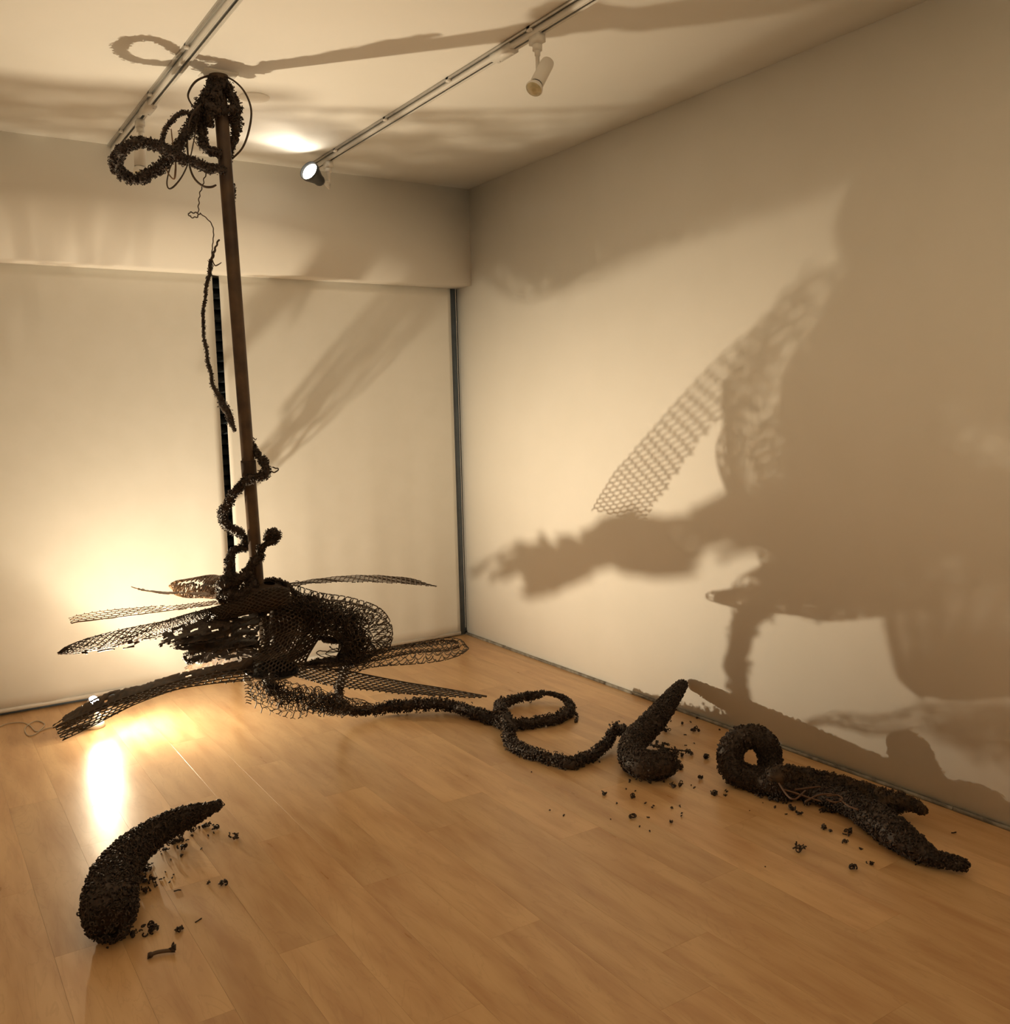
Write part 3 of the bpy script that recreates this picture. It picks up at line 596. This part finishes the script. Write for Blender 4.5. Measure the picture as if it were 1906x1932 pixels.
# net arm crossing to the left
ARM = [(543, 1124, 12, -.06), (530, 1126, 18, -.08), (505, 1131, 20, -.09), (475, 1138, 18, -.08), (440, 1150, 15, -.06), (400, 1160, 12, .02), (368, 1170, 8, .14)]
o, r = px(ARM); a = spline(np.hstack([o, np.array(r)[:, None]]), 50); b = MB(); b.tube(a[:, :3], a[:, 3] * .90, 16); b.build('arm', M_drum, sc)
def tubenet(path, rad, nu, ns, r, mb=None, t0=0):
    mb = mb or MB(); a = spline(np.hstack([np.array(path), np.array(rad)[:, None]]), nu); p = a[:, :3]; T = np.gradient(p, axis=0); T /= np.linalg.norm(T, axis=1)[:, None]
    A = np.cross(T, (0, 0, 1.)); A /= np.linalg.norm(A, axis=1)[:, None]; B = np.cross(T, A)
    pt = lambda i, k: p[i] + a[i, 3] * (A[i] * math.cos(k * 2 * PI / ns) + B[i] * math.sin(k * 2 * PI / ns))
    polys = []
    for i in range(nu - 1):
        for k in range(ns):
            kk = k + .5 * (i % 2)
            polys.append(np.stack([pt(i, kk), pt(i + 1, kk + .5)])); polys.append(np.stack([pt(i, kk), pt(i + 1, kk - .5)]))
    pl = [q + rng.standard_normal((2, 3)) * .0008 for q in polys]; mb.wires(pl, r); return mb
tubenet(o, np.array(r) * 1.02, 44, 16, .0026).build('arm_net', M_net, sc)
# long left leaf of knotted netting
LO = [(110, 1233, 4.60), (130, 1226, 4.62), (170, 1216, 4.66), (215, 1206, 4.72), (262, 1195, 4.79), (310, 1186, 4.78), (360, 1172, 4.52), (410, 1160, 4.34)]
LR = [.004, .020, .033, .038, .038, .038, .038, .038]
pw = [P(*q) for q in LO]
mb = tubenet(pw, LR, 64, 10, .0024); o1 = spline(np.hstack([np.array(pw), np.array(LR)[:, None]]), 120); fuzz(mb, o1[:, :3], o1[:, 3], 480, .0045, .1, .5)
mb.build('long_net_leaf', M_curl, sc)
bark([(375, 1178, 4.42), (300, 1206, 4.72), (230, 1224, 4.68), (165, 1233, 4.63), (112, 1234, 4.60)], [(375, 1160, 4.50), (300, 1183, 4.82), (230, 1202, 4.78), (165, 1222, 4.70), (112, 1232, 4.62)], 'long_net_leaf', M_curl, nu=70, nv=8, hole=.68, seed=4)
# torn bark-like strips between arm and lower fin
def sD(x, k):
    d = {9: [5.0, 4.99, 4.90, 4.66, 4.46, 4.34], 11: [5.0, 4.98, 4.88, 4.66, 4.46, 4.34], 8: [4.9, 4.62, 4.52, 4.42, 4.38, 4.34]}.get(k, [4.32, 4.32, 4.32, 4.33, 4.33, 4.34])
    return float(np.interp(x, [300, 345, 370, 420, 460, 495], d))
strips = [
 ([(498, 1148), (440, 1156), (380, 1170), (320, 1188), (296, 1202)], [(494, 1168), (440, 1182), (380, 1200), (330, 1214), (300, 1222)], .22, 4),
 ([(490, 1160), (440, 1172), (390, 1186), (345, 1198), (320, 1210)], [(490, 1180), (440, 1194), (390, 1208), (350, 1218), (322, 1224)], .12, 5),
 ([(487, 1176), (450, 1184), (410, 1194), (375, 1202), (345, 1210)], [(488, 1200), (450, 1204), (410, 1208), (375, 1214), (345, 1220)], .08, 6),
 ([(494, 1204), (455, 1198), (410, 1204), (370, 1210), (324, 1214)], [(490, 1234), (450, 1228), (410, 1230), (370, 1232), (328, 1228)], .05, 7),
 ([(488, 1220), (450, 1214), (420, 1219), (385, 1225), (350, 1230)], [(480, 1252), (450, 1246), (420, 1247), (385, 1249), (354, 1252)], .12, 8),
 ([(484, 1230), (440, 1233), (400, 1240), (370, 1248), (344, 1260)], [(470, 1264), (430, 1264), (395, 1268), (370, 1271), (345, 1276)], .03, 9),
 ([(489, 1196), (440, 1204), (400, 1212), (372, 1220)], [(486, 1216), (440, 1222), (400, 1228), (374, 1232)], .05, 10),
 ([(486, 1236), (440, 1244), (390, 1254), (356, 1262)], [(480, 1250), (440, 1256), (390, 1264), (358, 1268)], .05, 11)]
strips = [([(x, y, sD(x, sd) + .05) for x, y in A], [(x, y, sD(x, sd) - .05) for x, y in B], h_, sd) for A, B, h_, sd in strips]
for A, B, hole, sd in strips: bark(A, B, 'bark_strip', M_curl2 if sd % 2 else M_curl, nu=56, nv=8, hole=hole, seed=sd)
for i in range(16):                                           # loose slivers at the torn left ends
    x = 300 + rng.random() * 70; y = 1207 + (x - 300) * -.16 + rng.random() * 16; l = 18 + rng.random() * 26
    wire([(x, y + 4, 1.6 * .4, -.06), (x + l / 2, y, 1.3, -.06), (x + l, y - l * .28, .8, -.06)], name='sliver')
vine([(376, 1230, 3, .1), (352, 1234, 4, .12), (348, 1242, 4, .12), (356, 1250, 4, .12), (368, 1248, 3, .1), (384, 1238, 3, .1)], name='fibre_knot', dens=1.4, size=.0045)
# whip-like fin and small leaf, upper left
bark([(446, 1130, 4.46), (400, 1118, 4.72), (350, 1117, 4.88), (310, 1117, 4.95), (270, 1112, 4.95), (243, 1105, 4.92)], [(446, 1134, 4.38), (400, 1128, 4.58), (350, 1122, 4.74), (310, 1120, 4.84), (270, 1114, 4.88), (243, 1106, 4.90)], 'whip_fin', M_net2, nu=80, nv=6, hole=.12, seed=21, rag=.7, amp=.003)
for sd, dd in ((31, 0), (32, .05), (34, .09)):
    lacenet([(446, 1090 + sd % 2 * 3, 4.46 + dd), (415, 1089, 4.72 + dd), (385, 1088, 4.98 + dd), (352, 1093, 5.08 + dd), (333, 1098, 5.08 + dd), (323, 1109, 5.06 + dd)], [(446, 1130, 4.40 + dd), (415, 1126, 4.60 + dd), (385, 1122, 4.82 + dd), (352, 1121, 4.90 + dd), (332, 1117, 4.98 + dd), (323, 1111, 5.05 + dd)], du=.045, rows=7, r=.0021, bulge=.02, seed=sd, hgt=1.8, beads=False).build('small_leaf', M_net2, sc)
bark([(446, 1090, 4.48), (415, 1089, 4.76), (385, 1091, 4.98), (350, 1100, 5.06)], [(446, 1132, 4.40), (415, 1127, 4.62), (385, 1122, 4.82), (352, 1117, 4.95)], 'small_leaf', M_net, nu=50, nv=10, hole=.5, seed=33)
# toothed fin, left, its pale tone standing in for lamp light from below
hexnet([(446, 1137, 4.46), (400, 1141, 4.58), (330, 1151, 4.68), (210, 1166, 4.66), (150, 1173, 4.64), (135, 1176, 4.62)],
       [(446, 1130, 4.54), (400, 1134, 4.66), (330, 1141, 4.78), (210, 1149, 4.78), (150, 1158, 4.76), (130, 1165, 4.74)], du=.036, dv=.028, r=.0027, rim=True, zig=.2).build('net_fin', M_net2, sc)
# lower left fin: dark upper sheet and net lower edge
bark([(478, 1240, 4.30), (420, 1252, 4.30), (350, 1268, 4.30), (300, 1281, 4.26), (262, 1293, 4.28), (212, 1304, 4.30), (165, 1326, 4.31), (130, 1346, 4.32), (95, 1369, 4.32)],
     [(478, 1272, 4.22), (420, 1274, 4.20), (350, 1292, 4.16), (300, 1306, 4.12), (262, 1320, 4.14), (212, 1333, 4.17), (165, 1350, 4.20), (130, 1364, 4.22), (98, 1377, 4.24)], 'dark_fin', M_curl2, nu=110, nv=9, hole=.03, seed=41, rag=.25, amp=.002)
hexnet([(470, 1256, 4.24), (400, 1270, 4.20), (340, 1284, 4.17), (262, 1308, 4.16), (200, 1330, 4.19), (150, 1352, 4.21), (105, 1372, 4.23)],
       [(478, 1282, 4.14), (400, 1289, 4.10), (330, 1301, 4.07), (262, 1325, 4.05), (220, 1345, 4.07), (170, 1371, 4.09), (117, 1396, 4.10)], du=.034, dv=.026, r=.0038, flat=.9).build('net_fin', M_net, sc)
b = MB(); b.tube(spline([P(478, 1283, 4.14), P(400, 1290, 4.10), P(330, 1302, 4.07), P(262, 1326, 4.05), P(220, 1346, 4.07), P(170, 1372, 4.09), P(118, 1397, 4.10)], 60), .0026, 6); b.build('fin_rim', M_net, sc)
for i in range(7):
    x = 100 + rng.random() * 50; y = 1396 - (x - 100) * .3 - rng.random() * 22
    wire([(x, y, .8, -.36), (x + 14, y - 7, 1.4, -.36), (x + 34, y - 15, 1.2, -.36)], name='sliver')
# skirt under the hub, tapering to the tail rope
SA = [(478, 1284, 3.99), (510, 1279, 4.00), (550, 1286, 4.01), (600, 1300, 4.04), (640, 1313, 4.17), (670, 1320, 4.32), (688, 1326, 4.42)]
SBt = [(464, 1318, 3.91), (485, 1342, 3.92), (520, 1354, 3.93), (560, 1358, 3.96), (610, 1350, 4.02), (650, 1344, 4.19), (688, 1338, 4.42)]
hexnet(SA, SBt, du=.036, dv=.033, r=.0021, bulge=.06, clip=False, rim=False, jit=.003, miss=.04).build('skirt_net', M_curl2, sc)
hexnet([(x + 6, y + 3, D + .06) for x, y, D in SA], [(x + 10, y - 6, D + .08) for x, y, D in SBt], du=.030, dv=.028, r=.0021, bulge=-.05, clip=False, rim=False, jit=.003, phase=.3, miss=.05).build('skirt_net', M_curl2, sc)
hexnet([(468, 1292, 4.01), (500, 1284, 4.01), (560, 1296, 4.02), (620, 1312, 4.15), (660, 1326, 4.32)], [(472, 1314, 3.99), (500, 1328, 3.99), (560, 1338, 4.00), (620, 1338, 4.13), (660, 1338, 4.30)], du=.022, dv=.020, r=.0022, clip=False, rim=False, jit=.003).build('skirt_net', M_curl2, sc)
b = MB(); n = 420; cen = spline([P(498, 1294, 3.99), P(540, 1308, 3.99), P(600, 1324, 4.04), P(650, 1334, 4.30)], 100)[(rng.random(n) * 99).astype(int)]
b.scatter(rr_ := curl_t(5.0, 9, .13, .4), cen + rng.standard_normal((n, 3)) * .020, rand_rot(n), .009 + .009 * rng.random(n)); b.build('wire_tangle', M_curl, sc)['kind'] = 'stuff'
for i in range(7):
    y0 = 1292 + i * 5.5; wire([(474, y0 + 3, 1.2, -.46), (466, y0 - 1 + rng.random() * 3, 1.1, -.47), (458 + i * .8 + rng.random() * 4, y0 + 2, .7, -.48)], name='skirt_barb', m=M_curl2)
vine([(505, 1278, 8, -.24), (510, 1290, 11, -.38), (513, 1300, 8, -.44)], name='fibre_knot', dens=1.0, size=.005)
# leg rope dropping from the lace leaf to the tail
def Drope(pts, name, **k): return rope([P(q[0], q[1], q[3]) for q in pts], [q[2] * q[3] / FPX for q in pts], **k).build(name, M_curl, sc)
Drope([(662, 1222, 8, 4.46), (657, 1240, 9, 4.52), (650, 1258, 9, 4.57), (646, 1275, 8, 4.60), (641, 1295, 8, 4.61), (639, 1312, 8, 4.61), (640, 1328, 8, 4.61), (644, 1342, 7, 4.62)], 'leg_rope', dens=1.3, size=.005)

# ------------------------------------------------------------------ tail rope on the floor
def zr(pts): return [Z(q[0], q[1], q[3]) for q in pts], [q[2] for q in pts]
tp = [(640, 1338, .014, .10), (665, 1342, .018, .06), (700, 1339, .022, .045), (735, 1334, .026, .045), (770, 1330, .028, .050), (810, 1328, .028, .055), (850, 1331, .026, .045), (885, 1342, .026, .032), (912, 1352, .028, .030), (935, 1356, .030, .032), (950, 1364, .028, .034), (975, 1367, .024, .028), (1010, 1363, .024, .026), (1045, 1357, .024, .027), (1068, 1347, .026, .030), (1076, 1334, .020, .030), (1068, 1320, .012, .035), (1050, 1311, .008, .040), (1030, 1308, .009, .042), (1008, 1312, .018, .040), (975, 1318, .020, .036), (945, 1330, .024, .045), (945, 1345, .028, .075), (958, 1362, .026, .075), (960, 1385, .026, .040), (965, 1402, .026, .026), (985, 1415, .026, .025), (1015, 1425, .024, .025), (1045, 1434, .024, .025), (1075, 1441, .024, .025), (1100, 1432, .022, .025), (1125, 1420, .020, .030), (1145, 1402, .021, .045), (1155, 1385, .022, .065), (1166, 1376, .024, .080), (1182, 1378, .024, .085)]
o, r = zr(tp); t = rope(o, r, dens=1.0, size=.0074, wob=.14, mix=.45, spread=.22).build('tail_rope', M_curl)
tag(t, 'dark fuzzy rope looped on the floor between sculpture and curled pod', 'rope')
b = MB(); q = spline([Z(1076, 1338, .03), Z(1086, 1345, .02), Z(1090, 1352, .012), Z(1086, 1362, .006)], 20); b.tube(q, .004, 6); fuzz(b, q, np.full(20, .005), 60, .005); b.build('loose_strand', M_curl, t)

# ------------------------------------------------------------------ three pods
def pod(name, pts, label, cat='pod', dens=1.5, size=.0072, m=M_curl):
    o = [q[0] for q in pts]; r = [q[1] for q in pts]; base = np.mean(o, axis=0)
    t = thing(name, (base[0], base[1], 0), label, cat)
    a = np.hstack([np.array(o), np.array(r)[:, None]]); n = max(30, int(plen(spline(a, 80)) / .012)); s = spline(a, n)
    b = MB(); b.tube(s[:, :3], s[:, 3] * .90, 26, lump=.03); b.build('core', m, t)
    b = MB(); L = plen(s); area = (s[:, 3] * 2 * PI).mean() * L
    fuzz(b, s[:, :3], s[:, 3] * .97, int(area * 1e4 * dens), size, .05, .12)
    for e, sg in ((0, -1), (-1, 1)):                          # rounded ends
        k = int(s[e, 3] ** 2 * 3.2 * 1e4 * dens); d = s[e, :3] - s[1 if e == 0 else -2, :3]; d /= np.linalg.norm(d)
        g = rng.standard_normal((k, 3)); g /= np.linalg.norm(g, axis=1)[:, None]; g = np.where((g @ d)[:, None] < 0, -g, g)
        pos = s[e, :3] + g * s[e, 3] * .96 - d * s[e, 3] * .15; b.scatter(CURLS[0], pos, rand_rot(k), size * (.5 + .5 * rng.random(k)))
    o = b.build('curled_fibres', m, t); o['kind'] = 'stuff'
    return t
# pod 1, lower left
P1 = [(209, 1738, .070, .070), (206, 1718, .083, .083), (208, 1690, .084, .086), (213, 1662, .080, .086), (226, 1634, .072, .084), (248, 1606, .062, .085), (280, 1580, .054, .09), (315, 1558, .048, .10), (348, 1543, .041, .12), (375, 1533, .032, .135), (395, 1526, .020, .15), (408, 1520, .017, .16), (416, 1517, .012, .165)]
p1 = pod('curved_pod', [(Z(x, y, z), r) for x, y, r, z in P1], 'dark fuzzy horn-shaped pod on the floor at lower left')
# pod 2, by the rope end, its tip against the wall
P2 = [(1258, 1438, .058, .062), (1238, 1444, .062, .064), (1212, 1442, .064, .066), (1194, 1428, .062, .070), (1194, 1404, .056, .080), (1212, 1382, .056, .095), (1232, 1362, .056, .105), (1249, 1341, .050, .12), (1265, 1320, .043, .135), (1278, 1303, .034, .150), (1288, 1291, .024, .160)]
p2 = pod('curled_pod', [(Z(x, y, z), r) for x, y, r, z in P2], 'dark hooked pod leaning its tip on the right wall')
b = MB()
for pts in ([(1225, 1402), (1236, 1408), (1242, 1398)], [(1250, 1412), (1252, 1403), (1262, 1404)], [(1240, 1408), (1268, 1414), (1285, 1416), (1300, 1418), (1304, 1424)], [(1255, 1418), (1272, 1420), (1274, 1410)]):
    q = spline([Z(x, y, .10) for x, y in pts], 16); b.tube(q, .0035, 6); fuzz(b, q, np.full(16, .004), 40, .005)
b.build('stray_fibres', M_curl, p2)
# pod 3, standing ring with two trailing arms
D3 = 3.86
P3 = [(P(1462, 1468, D3 - .02), .014), (P(1453, 1454, D3 - .01), .044), (P(1453, 1425, D3 - .0), .050), (P(1440, 1398, D3 - .0), .052), (P(1414, 1389, D3 + .01), .051), (P(1388, 1400, D3 + .02), .053), (P(1377, 1428, D3 + .01), .054), (P(1386, 1456, D3 - .02), .055), (P(1420, 1468, D3 - .07), .052), (P(1465, 1478, D3 - .15), .050)]
P3 += [(Z(x, y, z), r) for x, y, r, z in ((1510, 1486, .045, .050), (1560, 1500, .042, .048), (1610, 1520, .046, .050), (1650, 1543, .058, .060), (1690, 1572, .058, .060), (1725, 1596, .046, .050), (1755, 1616, .030, .036), (1785, 1624, .023, .034), (1808, 1629, .023, .034), (1824, 1634, .014, .03))]
p3 = pod('coiled_pod', P3, 'large dark coiled pod with a ringed end and forked tail')
ARM3 = [(Z(x, y, z), r) for x, y, r, z in ((1450, 1462, .012, .09), (1466, 1463, .040, .10), (1500, 1466, .042, .085), (1560, 1476, .040, .07), (1620, 1494, .040, .062), (1670, 1512, .044, .060), (1705, 1515, .032, .07), (1728, 1520, .022, .075), (1745, 1532, .014, .07))]
o_ = [q[0] for q in ARM3]; r_ = [q[1] for q in ARM3]; rope(o_, r_, dens=1.7, size=.006, core=.93, spread=.06, wob=.03, mix=.2).build('tail_fork', M_curl2, p3)
b = MB()
for pts in ([(1470, 1478), (1485, 1500), (1500, 1508), (1520, 1492)], [(1500, 1490), (1530, 1486), (1548, 1484)], [(1560, 1502), (1580, 1500), (1590, 1508), (1575, 1514), (1560, 1508)], [(1520, 1512), (1545, 1500), (1570, 1498)], [(1585, 1508), (1600, 1520), (1620, 1528)], [(1480, 1490), (1500, 1496), (1530, 1506), (1550, 1512)]):
    b.tube(spline([Z(x, y, .105) for x, y in pts], 20), .0035, 6)
tag(b.build('loose_cords', mat('russet_cord', (.10, .045, .02), .5), p3), 'russet loose cords over the pod')

# ------------------------------------------------------------------ crumbs fallen from the pods
def crumb(kind, s):
    b = MB()
    if kind == 'c':
        n = max(2, int(3 + s / .006)); pos = rng.standard_normal((n, 3)) * s * .28; pos[:, 2] = np.abs(pos[:, 2]) * .6 + s * .18
        for i in range(n): b.scatter(CURLS[i % 4], pos[i:i + 1], rand_rot(1), np.array([min(.0075, s * .38)]))
        b.scatter(LUMP, pos[:2], rand_rot(2), np.full(2, min(.008, s * .4)))
    elif kind == 'd': b.scatter(LUMP, np.zeros((2, 3)) + rng.standard_normal((2, 3)) * s * .2 + (0, 0, s * .3), rand_rot(2), np.full(2, s * .5))
    else:
        a = rng.random() * 6; p = spline([(-.5 * s, 0, .003), (-.1 * s, .12 * s * rng.normal(), .004), (.25 * s, .1 * s, .004), (.5 * s, .2 * s * rng.normal(), .004)], 10) ; b.tube(p, .0022, 5)
    v = np.vstack(b.v); lo = v[:, 2].min()
    for x in b.v: x[:, 2] -= lo
    return b
def ordinal(i): return ('%d%s' % (i, 'th' if 10 < i % 100 < 14 else {1: 'st', 2: 'nd', 3: 'rd'}.get(i % 10, 'th')))
def drop(lst, label, group, name='crumb', zrot=True):
    order = sorted(lst, key=lambda q: q[0])
    base_label = label
    for q in lst:
        if len(lst) > 1: label = base_label + ', ' + ('leftmost' if order.index(q) == 0 else 'rightmost' if order.index(q) == len(lst) - 1 else ordinal(order.index(q) + 1) + ' from the left')
        x, y, s = q[:3]; kind = q[3] if len(q) > 3 else ('c' if s > 7 else 'd' if s < 4.5 else random.choice('cdt'))
        loc = Z(x, y, 0); D = (loc - C) @ F; b = crumb(kind, s * D / FPX)
        if kind == 't' and len(q) > 4: pass
        o = b.build(name, M_curl if random.random() < .7 else M_curl2); o.location = loc; o.rotation_euler.z = (q[4] if len(q) > 4 else random.random() * 6)
        tag(o, label, 'crumb', group)
drop([(386, 1562, 12), (394, 1559, 8), (402, 1557, 5), (362, 1570, 10), (376, 1564, 5), (407, 1566, 9), (404, 1572, 6), (393, 1578, 4), (353, 1586, 6), (362, 1578, 5), (347, 1602, 10), (344, 1615, 6), (380, 1602, 5, 't'), (315, 1606, 8), (304, 1613, 4), (304, 1608, 3), (322, 1623, 4)], 'small dark crumb under the tip of the horn-shaped pod', 'crumbs under the horn-shaped pod tip')
drop([(324, 1595, 14), (338, 1590, 16), (330, 1580, 16), (341, 1577, 14)], 'dark clump of fibres tucked below the horn-shaped pod neck', 'clumps below the horn-shaped pod neck', name='fibre_clump')
drop([(270, 1636, 14), (275, 1646, 12), (262, 1650, 14), (268, 1662, 14), (274, 1666, 10), (264, 1640, 10), (282, 1634, 5), (286, 1631, 4), (268, 1630, 4)], 'dark crumb heaped against the right side of the horn-shaped pod', 'crumbs against the horn-shaped pod')
drop([(312, 1646, 4), (327, 1651, 4), (325, 1657, 5, 't'), (320, 1665, 7, 't'), (303, 1660, 6, 't'), (309, 1657, 4), (296, 1672, 4), (335, 1681, 13, 't'), (392, 1668, 6)], 'tiny dark crumb on the open floor right of the horn-shaped pod', 'tiny crumbs right of the horn-shaped pod')
drop([(291, 1668, 20, 'c')], 'ring-shaped black clump right of the horn-shaped pod', None, name='fibre_clump')
drop([(274, 1684, 14, 'c')], 'loop-shaped fibre piece below the ring-shaped clump', None, name='fibre_clump')
drop([(445, 1582, 18, 'c')], 'single dark triangular flake right of the pod tip', None, name='flake')
drop([(420, 1671, 11, 'c')], 'lone dark speck of fibre furthest right of the horn-shaped pod', None)
drop([(282, 1760, 26, 'c')], 'curly dark clump at the lower right of the horn-shaped pod', None, name='fibre_clump')
drop([(295, 1757, 12, 'c')], 'small twist touching the curly clump by the pod end', None, name='fibre_clump')
drop([(340, 1757, 12, 'c')], 'small dark figure-eight curl right of the curly clump', None, name='fibre_curl')
drop([(375, 1738, 15, 't', .3)], 'short straight dark twig above the figure-eight curl', None, name='twig')
drop([(250, 1770, 10), (252, 1762, 8), (203, 1790, 6, 'd')], 'dark crumb at the bottom edge of the horn-shaped pod', 'crumbs at the horn-shaped pod end')
# brown bone-like twig
t = thing('bent_twig', tuple(Z(305, 1797, 0)), 'brown bone-like twig with a knobbed end near the horn-shaped pod', 'twig')
b = MB(); b.tube(spline([Z(281, 1803, .010), Z(295, 1797, .010), Z(312, 1794, .010), Z(326, 1793, .010)], 20), [.009] * 3 + [.006] * 17, 8); b.build('shaft', M_pole, t)
b = MB(); pk = np.array([Z(326, 1793, .012), Z(328, 1787, .02), Z(326, 1781, .02), Z(281, 1804, .008)]); b.scatter(LUMP, pk, rand_rot(4), np.array([.013, .011, .007, .011])); b.build('knob', M_curl, t)
# crumbs round pod 2
drop([(1255, 1380, 16, 'c'), (1314, 1380, 12, 'c')], 'dark curl of fibre on the floor behind the hooked pod', 'curls behind the hooked pod', name='fibre_curl')
drop([(1266, 1361, 5), (1288, 1366, 5), (1302, 1363, 8, 't'), (1316, 1357, 5, 'd'), (1293, 1387, 5, 't'), (1294, 1407, 5), (1310, 1403, 3)], 'tiny crumb by the wall behind the hooked pod', 'crumbs behind the hooked pod')
drop([(1284, 1448, 10), (1279, 1441, 8), (1288, 1428, 8), (1276, 1425, 10), (1283, 1452, 6), (1302, 1424, 11), (1334, 1432, 9, 'c'), (1321, 1470, 8)], 'dark crumb on the floor right of the hooked pod', 'crumbs right of the hooked pod')
drop([(1131, 1439, 5), (1189, 1476, 7), (1226, 1478, 6), (1254, 1477, 5), (1140, 1500, 8, 'c'), (1181, 1490, 4), (1199, 1494, 4), (1195, 1506, 8, 'c'), (1164, 1516, 7), (1218, 1517, 5), (1231, 1524, 6), (1194, 1544, 10, 'c'), (1223, 1543, 6, 't'), (1269, 1526, 5), (1283, 1522, 7), (1288, 1540, 6), (1267, 1552, 6), (1207, 1560, 6, 't'), (1272, 1486, 10, 'c'), (1284, 1483, 8), (1310, 1487, 7, 't'), (1304, 1482, 3), (1037, 1530, 4), (1064, 1539, 7, 't'), (1153, 1546, 3), (1003, 1458, 3), (1226, 1569, 4)], 'dark crumb on the open floor in front of the hooked pod', 'crumbs in front of the hooked pod')
# crumbs round pod 3
drop([(1358, 1378, 4), (1333, 1432, 8), (1322, 1470, 5), (1350, 1500, 10, 't'), (1371, 1496, 6), (1370, 1503, 5), (1349, 1499, 9, 'c')], 'dark crumb left of the coiled pod ring', 'crumbs left of the coiled pod ring')
drop([(1425, 1500, 12), (1434, 1505, 14), (1450, 1503, 8), (1456, 1511, 11), (1468, 1514, 11), (1478, 1516, 8), (1486, 1512, 14), (1463, 1525, 6), (1440, 1516, 3), (1494, 1530, 13, 'c'), (1484, 1537, 5), (1507, 1538, 7), (1515, 1514, 14, 't'), (1523, 1522, 11), (1550, 1532, 9), (1563, 1533, 14), (1573, 1534, 12), (1414, 1530, 3)], 'dark crumb fallen along the near side of the coiled pod', 'crumbs along the coiled pod')
drop([(1555, 1566, 11, 'c'), (1567, 1570, 6), (1594, 1575, 8, 't'), (1603, 1572, 10, 'c'), (1602, 1578, 5), (1595, 1591, 8), (1624, 1603, 5), (1663, 1595, 8), (1680, 1602, 9), (1643, 1632, 8), (1610, 1641, 11, 'c'), (1728, 1632, 5), (1646, 1565, 8), (1800, 1572, 9, 't'), (1444, 1636, 3)], 'dark crumb scattered on the floor before the forked tail', 'crumbs before the forked tail')
drop([(1505, 1606, 20, 'c')], 'largest lone dark clump on the floor before the coiled pod', None, name='fibre_clump')
